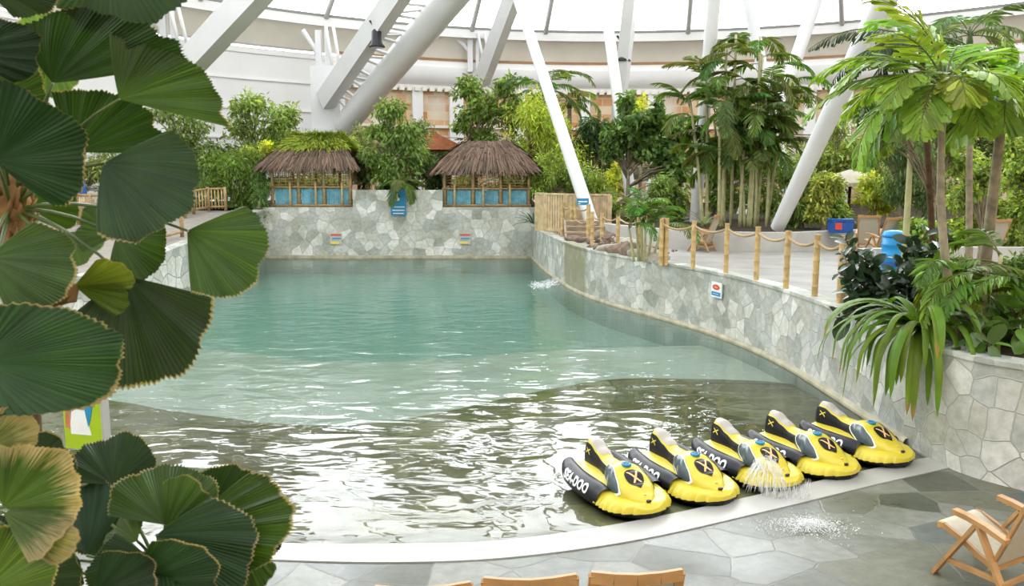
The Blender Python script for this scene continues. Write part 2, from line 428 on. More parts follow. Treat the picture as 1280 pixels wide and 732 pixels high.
# back wall, three heights
XB0, XB1, XB2, XB3 = -11.25, A(441,250,36.3).x, A(553,250,36.3).x, 1.0
def stone_block(mb, x0, x1, y0, y1, z0, z1):
    P = [(x0,y0),(x1,y0),(x1,y1),(x0,y1)]; L = 0
    for i in range(4):
        a = P[i]; b = P[(i+1)%4]; l = math.dist(a, b)
        mb.face([mb.vert((*a,z0)), mb.vert((*b,z0)), mb.vert((*b,z1)), mb.vert((*a,z1))], [(a[0] if i==0 else L,z0),(b[0] if i==0 else L+l,z0),(b[0] if i==0 else L+l,z1),(a[0] if i==0 else L,z1)]); L += l
    mb.face([mb.vert((*P[i], z1)) for i in range(4)], [(p[0], z1+p[1]-y0) for p in P])
mb = MB()
stone_block(mb, XB0, XB1, 36.3, 36.7, -2, 2.28); stone_block(mb, XB1, XB2, 36.3, 36.7, -2, 3.06); stone_block(mb, XB2, XB3+.4, 36.3, 36.7, -2, 2.28)
stone_block(mb, XB1, XB1+.3, 36.7, 39.3, 1.5, 3.06); stone_block(mb, XB2-.3, XB2, 36.7, 39.3, 1.5, 3.06)
struct(mb.build('wall_back', M['stone_back']))
mb = MB(); mb.box(((XB0+XB3)/2, 36.24, .03), (XB3-XB0, .14, .16)); struct(mb.build('trim_2', M['ledge']))
# left wall along the ramp
WL = [Vector((-11.25,36.3,0)), Vector((-11.0,32,0)), Vector((-10.75,27.4,0)), Vector((-10.8,22,0)), Vector((-11,16,0)), Vector((-11.4,11,0)), Vector((-12.5,8,0))]
WLs = catmull([(p.x,p.y) for p in WL], 5)
def zramp(y): return 1.05 + max(0, min(1, (y-22)/14.3))*1.08
wall_strip('wall_left', WLs, lambda f, L: zramp(WLs[round(f*(len(WLs)-1))].y)+.06, -2, .4, M['stone_left'], -1)
mb = MB(); rows = []
for i in range(0, 41):
    y = 6+ i*1.0; rows.append([Vector((x if x > -27 else -27.5, y, zramp(y))) for x in (-29,-22,-17,-14,-11.45 if y < 14 else -11.1)])
mb.grid(rows); struct(mb.build('floor_left', M['sand'], smooth=True))
# terraces
Wn = [(p.x+.1, p.y) for p in WR]
flat_poly_obj = flat_poly('floor_right', Wn[1:]+[(30,6.4)]+arc(-.55, 1.25, DR-.3, 20)+[(1.1,46)], 1.40, M['deck']); struct(flat_poly_obj)
soil = [(p.x+.3, p.y) for p in WR if 7.3 < p.y < 13.2]
soil = soil[::1]
struct(flat_poly('floor_planter', soil+[(24,6.5),(26,15.5),(12.5,15.6),(9,14.6),(6.6,13.6)], 1.44, M['soil']))
LOWW = catmull([(2.9,29.5),(4.0,26.6),(5.6,24.3),(8.0,23.6),(10.6,24.8),(13.2,25.6),(17,25.2),(24,24)], 6)
struct(flat_poly('floor_terrace', [(p.x,p.y+.1) for p in LOWW]+[(33,24.3)]+arc(.06, 1.72, DR-.3, 24)+[(1.3,48),(1.3,37)], 1.9, M['soil']))
mb = MB(); rows = []
for i, p in enumerate(LOWW):
    t = (LOWW[min(i+1,len(LOWW)-1)]-LOWW[max(i-1,0)]).normalized(); n = Vector((-t.y, t.x, 0))
    rows.append([p+Vector((0,0,1.3)), p+Vector((0,0,1.97)), p+n*.3+Vector((0,0,1.97)), p+n*.3+Vector((0,0,1.3))])
mb.grid(rows); struct(mb.build('wall_terrace', M['concrete']))
LOW2 = [Vector((8.6,19.6,0)), Vector((11,20.2,0)), Vector((14,20.0,0)), Vector((19,18.5,0))]
mb = MB(); rows = []
for i, p in enumerate(LOW2):
    rows.append([p+Vector((0,0,1.3)), p+Vector((0,0,1.82)), p+Vector((0,.3,1.82)), p+Vector((0,.3,1.3))])
mb.grid(rows); struct(mb.build('wall_planter', M['concrete']))
struct(flat_poly('floor_back', [(-11.4,36.6),(1.3,36.6),(1.3,60)]+arc(1.74, 2.65, DR-.3, 16)+[(-23,36.6)], 2.24, M['soil']))
struct(flat_poly('floor_bed', [(XB1+.2,36.6),(XB2-.2,36.6),(XB2-.2,39.2),(XB1+.2,39.2)], 2.98, M['soil']))
# the white edge strip and the wet paving in front of it
SO = catmull([(-13,11.2),(-11,9.9),(-8.5,8.5),(-6,7.65),(-4,7.2),(-2.23,7.0),(-1.03,6.95),(0,7.05),(1.25,7.42),(2.73,8.11),(4.27,8.88),(5.5,9.46)], 6)
SI = catmull([(-12.8,11.6),(-10.8,10.3),(-8.35,8.88),(-5.9,8.02),(-3.95,7.55),(-2.2,7.34),(-1.03,7.33),(0,7.42),(1.32,7.87),(2.89,8.61),(4.26,9.29),(5.5,9.86)], 6)
mb = MB(); rows = []
for a, b in zip(SO, SI):
    rows.append([Vector((a.x,a.y,-.05)), Vector((a.x,a.y,.022)), Vector((b.x,b.y,.022)), Vector((b.x,b.y,-.05))])
mb.grid(rows); struct(mb.build('trim_3', M['curb']))
struct(flat_poly('floor', [(p.x,p.y+.05) for p in SO]+[(6.2,8.9),(8.5,7.6),(11.5,6.7),(14,4),(14,-7),(-10,-7),(-20,3),(-20,10)], .01, M['paving']))
# pool basin: shallow paved beach, step, then pale tiles falling away
STEP = [(-13,15.5),(-6.8,13.24),(-5.76,12.73),(-3.57,11.94),(-2.22,11.94),(-1.04,12.63),(0,13.5),(1.8,14.7),(3.32,14.76),(4.77,14.57),(5.38,14.2),(7,13.3)]
def interp(tab, x):
    for (x0,y0),(x1,y1) in zip(tab, tab[1:]):
        if x <= x1: return y0+(y1-y0)*(x-x0)/(x1-x0)
    return tab[-1][1]
SIt = [(p.x,p.y) for p in SI]; STc = [(p.x,p.y) for p in catmull(STEP, 5)]
mb = MB(); rows = []
xs = [-12.9+.3*i for i in range(64)]
for f in [0,.1,.25,.5,.75,1.0]:
    rows.append([Vector((x, interp(SIt,x)-.02+(interp(STc,x)-interp(SIt,x)+.02)*f, -.02-.20*f)) for x in xs])
mb.grid(rows); struct(mb.build('floor_beach', M['poolstone']))
LINE2 = [(-13,19.5),(-6.7,17.8),(-4.0,16.6),(-1.4,16.9),(1.1,17.8),(4.1,18.3),(7,18.3)]
L2c = [(p.x,p.y) for p in catmull(LINE2, 5)]
mb = MB(); rows = []
for f, zz in ((0,-.22),(.002,-.29),(.5,-.30),(1.0,-.32)): rows.append([Vector((x, interp(STc,x)+(interp(L2c,x)-interp(STc,x))*f, zz)) for x in xs])
mb.grid(rows); struct(mb.build('floor_shelf', M['pale_floor']))
mb = MB(); rows = []
for f, zz in ((0,-.32),(.002,-.62),(.25,-.66),(.5,-.68),(.75,-.7),(1,-.72)): rows.append([Vector((x, interp(L2c,x)+(36.5-interp(L2c,x))*f, zz)) for x in xs])
mb.grid(rows); struct(mb.build('floor_pool', M['tile']))
# tiled basin sides below the water line
mb = MB()
sides = [[p+Vector((-.07,0,0)) for p in WR if p.y > 10.5], [Vector((1.2,36.22,0)), Vector((-11.4,36.22,0))], [p+Vector((.03,0,0)) for p in WLs if p.y > 13]]
for ln in sides: mb.grid([[Vector((p.x,p.y,-.03)), Vector((p.x,p.y,-1.9))] for p in ln])
struct(mb.build('wall_basin', M['tile']))
# the water: a closed body from the surface down past the floor
pool = [(p.x, p.y-.12) for p in SI if -12 < p.x < 5.3]+[(p.x+.12, p.y) for p in reversed(WR) if p.y > 9.6]+[(.9,36.4),(-11.2,36.4)]+[(p.x-.1,p.y) for p in WLs if 11.2 < p.y < 36]
wtr = flat_poly('pool_water', pool, 0.0, M['water'], 3.2)
tag(wtr, 'rippling teal pool water between the flagstone walls and the white edge strip', 'water', kind='stuff')
# ------------------------------------------------------------------ the dome
def lathe_wall(name, prof, a0, a1, n, mat):
    mb = MB(); rows = []; uvs = []
    for i in range(n+1):
        az = a0+(a1-a0)*i/n
        rows.append([ring(az, r, z) for r, z in prof]); uvs.append([(az*DR, z) for r, z in prof])
    mb.grid(rows, uvs); o = mb.build(name, mat); struct(o); return smooth_by_angle(o, 35)
AZL = math.radians(121.5)
lathe_wall('wall_lattice', [(DR,-.5),(DR,10.0)], AZL, AZL-2*PI+math.radians(130), 90, M['lattice'])
seams = []
prof = [(DR,-.5)]
for z in (2.5,4.3,6.1,7.9,9.7,11.3): prof += [(DR, z-.05),(DR-.1,z-.05),(DR-.1,z+.05),(DR,z+.05)]
prof += [(DR,11.6)]
lathe_wall('wall_panel', prof, AZL, AZL+math.radians(130), 60, M['panel'])
lathe_wall('trim_4', [(DR,9.8),(DR-.25,9.75),(DR-.3,10.0),(DR-.55,10.2),(DR-.8,10.7),(DR-.8,11.2),(DR-.5,11.6),(DR,11.75)], AZL, AZL-2*PI+math.radians(130), 90, M['panel'])
lathe_wall('trim_5', [(DR-.1,11.6),(DR-.22,11.62),(DR-.22,11.85),(DR-.1,11.9)], AZL, AZL-2*PI+math.radians(130), 90, M['brownline'])
lathe_wall('trim_6', [(DR-.1,11.8),(DR-.3,12.1),(DR-.75,12.7),(DR-1.2,13.1),(DR-1.3,13.2)], 0, 2*PI, 120, M['fascia'])
lathe_wall('trim_7', [(DR-1.25,13.15),(DR-1.6,13.1),(DR-1.65,13.65),(DR-1.2,13.75),(DR-.2,13.7),(DR,11.7)], 0, 2*PI, 120, M['panel'])
lathe_wall('trim_8', [(DR-1.55,13.66),(DR-1.68,13.66),(DR-1.68,13.82),(DR-1.55,13.82)], 0, 2*PI, 120, M['steel_dark'])
# scalloped lower hem of the white roll
mb = MB()
for i in range(260):
    az = AZL-(i/260)*math.radians(230); mb.box(ring(az, DR-.3, 9.72), (.34,.34,.26), Matrix.Rotation(az,3,'Z'))
struct(mb.build('trim_9', M['fascia']))
# roof: membrane on meridian ribs
RZ0, RZT, RR = 13.75, 27.0, DR-1.6
def capz(r): return RZ0+(RZT-RZ0)*(1-(r/RR)**2)
mb = MB(); rows = []
for i in range(97):
    az = 2*PI*i/96; rows.append([ring(az, RR*q, capz(RR*q)) for q in (1,.85,.7,.55,.4,.25,.1,.0)])
mb.grid(rows); struct(mb.build('ceiling', M['membrane'], smooth=True))
def az_of(u, v):        # azimuth (about the dome centre) where a pixel's ray meets the ring
    d = ray(u, v); d2 = Vector((d.x, d.y)).normalized(); o = -DC
    b = o.dot(d2); c = o.dot(o)-RR*RR; t = -b+math.sqrt(b*b-c); p = d2*t-DC
    return math.atan2(p.y, p.x)
for i, (u, v) in enumerate([(120,10),(250,8),(408,35),(590,46),(682,47),(860,46),(1052,38),(1289,26)]):
    az = az_of(u, v); mb = MB()
    mb.tube([ring(az, RR*q, capz(RR*q)-.12) for q in (1,.9,.8,.7,.6,.5,.4,.3)], .19, 6)
    struct(mb.build('trim_%d' % (10+i), M['steel'], smooth=True))
# pilasters on the lattice wall
for i, (u, v) in enumerate([(528,130),(574,130),(578,150),(655,130),(735,125),(820,130),(1015,120),(1060,130)]):
    az = az_of(u, 60); mb = MB()
    mb.box(ring(az, DR-.15, 5.0), (.3,.75,10.2), Matrix.Rotation(az,3,'Z')); struct(mb.build('trim_%d' % (20+i), M['panel']))
mb = MB()
for z in (4.2, 7.2):
    for i in range(60):
        a0 = AZL-math.radians(90)*i/60; a1 = AZL-math.radians(90)*(i+1)/60
        mb.bar(ring(a0,DR-.12,z), ring(a1,DR-.12,z), .2, .18)
struct(mb.build('trim_28', M['fascia']))
# ================================================================== STEEL
def strut(label, a, b, r, r2=None, box=None, mat='steel', group=None):
    mb = MB(); r2 = r2 or r
    a = Vector(a); b = Vector(b)
    if box: mb.bar(a, b, box[0], box[1], up=(.45,1,-.1))
    else: mb.tube([a, a.lerp(b,.3), a.lerp(b,.6), b], [r, r+(r2-r)*.3, r+(r2-r)*.6, r2], 20)
    o = mb.build('steel_strut', M[mat], at=a)
    smooth_by_angle(o, 40)
    return tag(o, label, 'steel strut', group)
# big truss by the white column: box chord, round chord, rungs between
colu = thing('steel_column', A(411,150,49.0).xy.to_3d(), 'thick white steel column behind the mossy hut, carrying the leaning truss', 'column')
c0 = A(411,150,49.0)
hcol = A(411,84,49).z
mb = MB(); mb.box((0,0,hcol/2), (1.7,1.5,hcol)); mb.build('shaft', M['steel'], colu)
mb = MB(); mb.box((0,-.1,hcol*.62), (2.0,1.62,.5)); mb.build('collar', M['steel'], colu)
tr = thing('roof_truss', A(440,150,48.0), 'wide white truss of box beam and round tube, rising right from the column', 'truss')
def inthing(p, t): return Vector(p)-Vector(t.location)
B0, B1 = A(407,126,48.2), A(521,-40,41.0)
T0, T1 = A(430,158,48.5), A(598,-45,41.5)
mb = MB(); mb.bar(inthing(B0,tr), inthing(B1,tr), 1.05, .8, up=(.45,1,-.1)); mb.build('box_chord', M['steel'], tr)
mb = MB(); mb.tube([inthing(T0,tr), inthing(T0.lerp(T1,.5),tr), inthing(T1,tr)], [.68,.76,.86], 28); smooth_by_angle(mb.build('round_chord', M['steel'], tr))
for i in range(12):
    f = .07+i*.078
    p = B0.lerp(B1, f); q = T0.lerp(T1, f*.97+.02); mb = MB()
    mb.tube([inthing(p,tr), inthing(q,tr)], .085, 8)
    if i % 2 == 0: mb.tube([inthing(p,tr), inthing(T0.lerp(T1, f*.97+.09),tr)], .07, 8)
    mb.build('rung', M['steel'], tr, smooth=True)
strut('broad white box beam rising right out of the fan palm leaves', A(212,106,41), A(350,-42,34), 0, box=(1.2,.8))
strut('white box beam leaning right above the tree beside the brown thatched hut', A(602,102,52), A(645,-14,46), 0, box=(.85,.7))
strut('long slender white strut leaning left over the wooden slat fence with the blue sign', A(742,285,29), A(645,-8,36), .25, .21)
strut('white strut standing behind the dark big-leaf trees', A(791,268,38), A(755,-8,43), .27, .27)
strut('grey-shaded white strut leaning right with a spotlight at its foot', A(772,150,46), A(789,-8,44), 0, box=(.62,.62))
strut('white strut left of the tall cane palm clump, landing on the deck planter', A(868,284,31), A(893,-8,29), .21, .24)
strut('white strut crossing behind the tall cane palm clump towards the right', A(928,270,38), A(1023,-8,40), .30, .30)
strut('white strut dropping into the top of the cane palm clump', A(985,240,43), A(933,-8,45), .30, .30)
strut('thick white strut leaning right from the rope fence to the roof', A(972,284,24.5), A(1110,-10,19.5), .21, .29)
strut('thin white strut falling right behind the bright fishtail palm crown', A(1135,95,32), A(1096,-8,30), .2, .2)
# bracket posts under the roof ring
def bracket(label, u, v0, v1, Y):
    t = thing('bracket_post', A(u,v1,Y), label, 'bracket post', 'white bracket posts under the roof ring')
    H = A(u,v0,Y).z-A(u,v1,Y).z
    mb = MB(); mb.box((0,0,H/2), (.35,.35,H)); mb.box((.5,0,H/2), (.22,.22,H)); mb.build('post', M['steel'], t)
    mb = MB(); mb.tube([(0,0,H*.5),(-.25,0,H*.7),(-.9,-.2,H)], .15, 10); mb.build('bracket', M['steel'], t, smooth=True)
    for x in (1.05, 1.5):
        mb = MB(); mb.tube([(x,-.3,H*.05),(x-.5,-.5,H*1.12)], .1, 8); mb.build('hanger', M['steel'], t, smooth=True)
bracket('white bracket post with hangers left of the thick column', 400, 38, 110, 51)
bracket('white bracket post with hangers above the tree beside the brown thatched hut', 588, 48, 90, 57)
bracket('white bracket post with hangers at the upper edge of the fan palm leaves', 207, 12, 75, 46)
mb = MB(); mb.tube([A(396,175,50.5),A(396,108,50.5),A(401,102,50.5),A(404,98,50.5)], .2, 10)
tag(mb.build('drain_pipe', M['steel'], smooth=True, at=A(396,175,50.5)), 'white bent pipe running down beside the thick steel column', 'pipe')
def spot(label, u, v, Y):
    t = thing('spotlight', A(u,v,Y), label, 'spotlight', 'spotlights on the steel beams')
    mb = MB(); mb.lathe([(.14,.5),(.26,.35),(.3,-.25),(.42,-.4),(.42,-.46)], n=14); mb.build('housing', M['dark'], t, smooth=True)
    mb = MB(); mb.lathe([(.36,-.47),(.3,-.45)], n=14); mb.build('lens', M['shield'], t)
    mb = MB(); mb.bar((0,0,.45),(-.35,0,.9),.1,.1); mb.build('bracket', M['dark'], t)
spot('dark spotlight fixed to the box beam of the wide truss', 471, 48, 43.5)
spot('dark spotlight at the foot of the grey-shaded strut', 779, 66, 45)
#@@PART3
# ================================================================== HUTS
def straw(parent, name, hw, hd, ze, zp, ridge, n, base_col, over=.45, courses=5, jitter=.05, top_only=None, seed=1, Ls=.75):
    """strands laid over a hipped roof; returns mesh of thin blades"""
    r = np.random.default_rng(seed); V = []; F = []; C = []
    for k in range(n):
        side = r.integers(0, 4); f = r.random() if top_only is None else top_only + (1-top_only)*r.random()
        if top_only is None: f = math.floor(f*courses)/courses + .02
        u = r.random()*2-1
        def P(f, u, side):
            # f 0 eave .. 1 ridge ; domed slope
            g = 1-f; z = ze+(zp-ze)*(.45*f+.55*math.sin(f*PI/2))
            X = ridge+(hw-ridge)*g; Y = hd*g
            if side == 0: return np.array((u*X, -Y, z))
            if side == 1: return np.array((u*X, Y, z))
            if side == 2: return np.array((-X, u*Y, z))
            return np.array((X, u*Y, z))
        p = P(min(1, f+.2), u, side); q = P(f, u, side)
        d = q-p; L = np.linalg.norm(d)+1e-6; d /= L
        l = Ls*(.7+.6*r.random())
        start = p + r.normal(0,.03,3); end = start+d*l+np.array((0,0,-.08 if top_only is None else .02))+r.normal(0,jitter,3)
        out = np.array((0,-1,.3)) if side == 0 else np.array((0,1,.3)) if side == 1 else np.array((-1,0,.3)) if side == 2 else np.array((1,0,.3))
        start += out*.05; end += out*(.05+.05*r.random())
        w = np.cross(d, out); w = w/(np.linalg.norm(w)+1e-6)*(.012+.02*r.random())
        b = len(V); V += [start-w, start+w, end+w*.5, end-w*.5]; F.append((b,b+1,b+2,b+3))
        c = np.array(base_col)*(.55+.9*r.random())*np.array((1+.1*r.normal(),1,1)); C += [c]*4
    return np_mesh(name, np.array(V), F, M['thatch'], parent, np.clip(np.array(C),0,1))
def hut(x0, x1, yf, zf, zeave, zpeak, label, moss, flip):
    w = x1-x0; cx = (x0+x1)/2; dep = 3.6
    t = thing('thatched_hut', (cx, yf+dep/2, zf), label, 'hut', 'thatched cabanas on the back wall')
    H = zeave-zf; hw = w/2
    yF = -dep/2
    mb = MB(); mb.box((0,0,-.04), (w,dep,.1)); mb.build('floor_board', M['bamboo_old'], t)
    fr = [.025,.345,.655,.975]
    for yy in (yF+.06, dep/2-.06):
        for f in fr:
            mb = MB(); x = -hw+w*f
            mb.tube([(x,yy,0),(x,yy,H*.5),(x,yy,H+.25)], [.085,.08,.075], 10); mb.build('post', M['bamboo_old'], t, smooth=True)
    rh = H*.5
    mb = MB()
    for z in (.06, rh): mb = MB(); mb.tube([(-hw,yF,z),(hw,yF,z)], .05, 8); mb.build('rail', M['bamboo_old'], t, smooth=True)
    for f in ((.25,.56,.88) if not flip else (.14,.46,.76)):
        mb = MB(); x = -hw+w*f; mb.tube([(x,yF-.08,0),(x,yF-.08,rh+.22)], .05, 8); mb.build('baluster', M['bamboo'], t, smooth=True)
    for i in range(3):
        xa = -hw+w*fr[i]+.1; xb = -hw+w*fr[i+1]-.1; mb = MB(); n = 9
        for k in range(n):
            x = xa+(xb-xa)*(k+.5)/n; mb.box((x, yF+.1+.012*(k%2), rh*.49), ((xb-xa)/n*.94, .03, rh*.84))
        mb.build('blue_panel', M['bluefab'], t)
    for i in range(3):          # bamboo lattice above the rail, at the front bays and the back bays
        xa = -hw+w*fr[i]; xb = -hw+w*fr[i+1]
        for yy in (yF+.12, dep/2-.1):
            mb = MB()
            for k in range(7 if yy > 0 else 5): mb.tube([(xa,yy,rh+.12+k*.13),(xb,yy,rh+.12+k*.13)], .018, 6)
            for k in range(3): mb.tube([(xa+(xb-xa)*(k+1)/4,yy,rh),(xa+(xb-xa)*(k+1)/4,yy,rh+.95)], .018, 6)
            mb.build('lattice', M['bamboo'], t, smooth=True)
    for s in (-1,1):
        mb = MB()
        for k in range(10): mb.tube([(s*(hw-.05),yF+.1+k*.36,rh+.1),(s*(hw-.05),yF+.1+k*.36,rh+.8)], .02, 6)
        for k in range(3): mb.tube([(s*(hw-.05),yF,rh+.15+k*.3),(s*(hw-.05),-yF,rh+.15+k*.3)], .02, 6)
        mb.build('side_lattice', M['bamboo_old'], t, smooth=True)
    # thatch: solid hip with straw over it
    rf = np_mesh('thatch_roof', *roof_shell(hw+.42, dep/2+.45, H-.05, zpeak-zf, hw*.42), M['thatch'], t, None, smooth=True)
    a = rf.data.color_attributes.new('leafcol','FLOAT_COLOR','POINT')
    for i in range(len(rf.data.vertices)): a.data[i].color = (.07,.05,.035,1)
    straw(rf, 'straw', hw+.42, dep/2+.45, H, zpeak-zf, hw*.42, 9500, (.165,.115,.082), seed=int(abs(x0)*10))
    if moss: straw(rf, 'moss', hw+.42, dep/2+.45, H+.10, zpeak-zf+.16, hw*.42, 9000, (.26,.33,.04), jitter=.12, top_only=.24, seed=3, Ls=.30)
    return t
def roof_shell(hw, hd, ze, zp, ridge):
    V = []; F = []; n = 10
    for k in range(n+1):
        f = k/n; g = 1-f; z = ze+(zp-ze)*(.45*f+.55*math.sin(f*PI/2)); X = ridge+(hw-ridge)*g; Y = hd*g+.02
        V += [(-X,-Y,z),(X,-Y,z),(X,Y,z),(-X,Y,z)]
    for k in range(n):
        for j in range(4): F.append((k*4+j, k*4+(j+1)%4, (k+1)*4+(j+1)%4, (k+1)*4+j))
    F.append((3,2,1,0)); F.append((n*4,n*4+1,n*4+2,n*4+3))
    return np.array(V, dtype=float), F
YH = 36.75
hut(A(338,250,YH).x, A(440.5,250,YH).x, YH, 2.3, A(400,209,YH).z, A(390,173,YH+1.8).z, 'bamboo hut with bright green moss growing over its thatched roof', True, False)
hut(A(553,250,YH).x, A(664,250,YH).x, YH, 2.3, A(600,213,YH).z, A(600,178,YH+1.8).z, 'bamboo hut with bare brown thatch, beside the wooden slat fence', False, True)
# far tiled pavilion
tp = thing('tiled_pavilion', A(545,215,46).xy.to_3d()+Vector((0,0,2.24)), 'small pavilion with an orange tiled roof behind the brown thatched hut', 'pavilion')
zr = A(545,188,46).z-2.24; zt = A(545,166,46).z-2.24
mb = MB()
for sx in (-1,1):
    for k in range(6):
        a0 = k/6; a1 = (k+1)/6
        x0 = 0 if False else sx*2.0*(1-a0); x1 = sx*2.0*(1-a1)
        mb.quadpts((x0,-1.5,zr+(zt-zr)*a0),(x0,1.5,zr+(zt-zr)*a0),(x1,1.5,zr+(zt-zr)*a1+.06),(x1,-1.5,zr+(zt-zr)*a1+.06))
mb.quadpts((-2,-1.5,zr),(2,-1.5,zr),(0,-1.5,zt),(0,-1.5,zt+.05)); mb.quadpts((-2,1.5,zr),(2,1.5,zr),(0,1.5,zt),(0,1.5,zt+.05))
mb.build('roof', M['roof_tile'], tp)
for x in (-1.5,1.5):
    for y in (-1.2,1.2): mb = MB(); mb.box((x,y,zr/2),(.2,.2,zr)); mb.build('post', M['trunk_dark'], tp)
mb = MB()
for z in (zr*.45, zr*.62): mb.tube([(-3.2,-1.5,z),(2,-1.5,z)], .06, 6)
for k in range(5): mb.tube([(-3.2+k*1.3,-1.5,.2),(-3.2+k*1.3,-1.5,zr*.7)], .06, 6)
mb.build('railing', M['bamboo'], tp)
# ================================================================== FENCES
def bamboo_post(mb, x, y, z0, h, r, lean=(0,0)):
    pts = []; rad = []; n = 5
    for k in range(n):
        za = h*k/n
        for q, rr in ((.02,1.12),(.08,1.0),(.92,1.0),(.98,1.12)):
            zz = za+h/n*q; pts.append((x+lean[0]*zz, y+lean[1]*zz, z0+zz)); rad.append(r*rr)
    mb.tube(pts, rad, 10)
def rope_pts(a, b, sag=.12, n=9):
    a = Vector(a); b = Vector(b); return [a.lerp(b,i/(n-1))-Vector((0,0,sag*4*(i/(n-1))*(1-i/(n-1)))) for i in range(n)]
def rope_fence(label, posts, z0, h, r, group=None, ropes=True, doubles=()):
    b = Vector((posts[0][0], posts[0][1], z0)); t = thing('rope_fence', b, label, 'fence', group)
    for i, (x, y) in enumerate(posts):
        mb = MB(); rr = r*(1.0); bamboo_post(mb, x-b.x, y-b.y, 0, h, rr)
        mb.build('post', M['bamboo'], t, smooth=True)
        if i in doubles:
            for dx, dy in ((.13,.04),(.06,.15)):
                mb = MB(); bamboo_post(mb, x-b.x+dx, y-b.y+dy, 0, h*1.02, rr); mb.build('post', M['bamboo'], t, smooth=True)
        if i and ropes:
            p = posts[i-1]; mb = MB()
            for zz in ((h*.9,) if ropes == 1 else (h*.9,h*.55)):
                mb.tube(rope_pts((p[0]-b.x,p[1]-b.y,zz),(x-b.x,y-b.y,zz)), .028, 7)
            mb.build('rope', M['rope'], t, smooth=True)
    return t
ZD = 1.40
fp = [GZ(u, v, 1.42) for u, v in [(826,331),(866,336),(907,343),(945,352),(982,363),(1018,373),(1049,381)]]
rope_fence('bamboo rope fence along the top of the curved flagstone wall', [(p.x,p.y) for p in fp], ZD, 1.16, .055, doubles=(0,6))
rope_fence('bamboo rope fence at the inner side of the deck behind the small palm', [(p.x,p.y) for p in (GZ(798,321,1.42), GZ(772,312,1.42), GZ(752,309,1.42), GZ(740,306,1.42))], ZD, 1.1, .06)
pf = [A(u, 300, Y) for u, Y in ((703,30.3),(714,29.6),(719,29.0),(735,27.8))]
rope_fence('short bamboo fence at the corner above the pool, in front of the wooden steps', [(p.x,p.y) for p in pf], 1.40, 1.28, .07, ropes=2)
# wooden slat fence with its gate return
sf = thing('slat_fence', A(671,285,33.3).xy.to_3d()+Vector((0,0,1.40)), 'pale wooden slat fence at the pool corner, under the leaning strut', 'fence')
o = Vector(sf.location); ztop = A(690,242,32.5).z-1.40
def slat_run(u0, Y0, u1, Y1, n, gapw, z0, tall, solid_from=0):
    a = A(u0,250,Y0); b = A(u1,250,Y1); a.z = b.z = 0; a -= Vector((o.x,o.y,0)); b -= Vector((o.x,o.y,0)); d = (b-a); L = d.length; d.normalize()
    mb = MB()
    for k in range(n):
        p = a.lerp(b,(k+.5)/n); mb.box((p.x,p.y,(z0+tall)/2), (L/n*gapw,.04,tall-z0), Matrix.Rotation(math.atan2(d.y,d.x),3,'Z'))
    mb.build('slat_panel', M['slat_wood'], sf)
    mb = MB(); mb.bar((a.x,a.y,tall),(b.x,b.y,tall),.12,.07); mb.build('rail', M['slat_wood'], sf); mb = MB(); mb.bar((a.x,a.y,z0+.15),(b.x,b.y,z0+.15),.06,.1); mb.build('rail', M['slat_wood'], sf)
    for p in ((a,b) if u0 != 682 and u0 != 707 else (b,)): mb = MB(); mb.box((p.x,p.y,tall/2+.02),(.16,.16,tall)); mb.build('post', M['slat_wood'], sf)
slat_run(671,33.3,682,32.3,5,.92,.0,ztop)
slat_run(682,32.3,707,30.9,8,.62,.0,ztop)
slat_run(707,30.9,730,30.6,9,.86,.0,ztop)
slat_run(736,30.5,762,30.0,9,.86,.0,ztop)
# wooden steps beneath the strut
ws = thing('wooden_steps', A(735,290,27.5).xy.to_3d()+Vector((0,0,1.40)), 'weathered wooden steps behind the bamboo corner fence', 'steps')
for k in range(4):
    mb = MB(); mb.box((0,.45*k+.2,.11+.17*k),(1.6-.1*k,.5,.06)); mb.box((0,.45*k+.0,.05+.17*k),(1.6-.1*k,.04,.12)); mb.build('tread', M['grey_wood'], ws)
for s in (-1,1):
    mb = MB(); mb.bar((s*.75,-.05,.02),(s*.7,1.6,.58),.06,.16); mb.build('stringer', M['grey_wood'], ws)
# blue sign on the strut
def sign(name, label, p, w, h, tilt, parts, normal=(0,-1,0), cat='sign'):
    t = thing(name, p, label, cat); nz = Vector(normal).normalized(); x = Vector((0,0,1)).cross(nz).normalized(); t.rotation_euler = Matrix((x, -nz, Vector((0,0,1)))).transposed().to_euler()
    mb = MB(); mb.box((0,0,0),(w,.03,h)); mb.build('panel', M[parts[0]], t)
    for nm, mt, cx, cz, ww, hh, shape in parts[1:]:
        mb = MB()
        if shape == 'box': mb.box((cx*w,-.02,cz*h),(ww*w,.012,hh*h))
        else:
            b = len(mb.v); n = 20
            for j in range(n): aa = 2*PI*j/n; mb.vert((cx*w+ww*w*math.cos(aa)/2,-.024,cz*h+hh*h*math.sin(aa)/2))
            mb.face([b+j for j in range(n)])
            for j in range(n): aa = 2*PI*j/n; mb.vert((cx*w+ww*w*math.cos(aa)/2,-.012,cz*h+hh*h*math.sin(aa)/2))
            for j in range(n): mb.face([b+j,b+(j+1)%n,b+n+(j+1)%n,b+n+j])
        mb.build(nm, M[mt], t)
    return t
sign('direction_sign', 'small blue sign with a white line fixed before the leaning strut', A(728.5,252,28.7), .42, .24, 0, ['sign_blue',('text_line','sign_white',0,.02,.75,.2,'box'),('arrow_mark','sign_white',-.3,-.3,.2,.1,'box')])
sign('hanging_sign', 'tall blue sign with a white emblem hanging under the drooping plant on the back wall', A(498,253,36.26)+Vector((0,-.03,0)), .68, 1.15, 0, ['sign_blue',('emblem','sign_white',-.08,.2,.4,.3,'disc'),('text_line','sign_white',0,-.17,.84,.035,'box'),('text_line','sign_white',0,-.30,.8,.035,'box'),('text_line','sign_white',0,-.42,.7,.035,'box'),('crescent','sign_blue',.08,.26,.22,.18,'disc')])
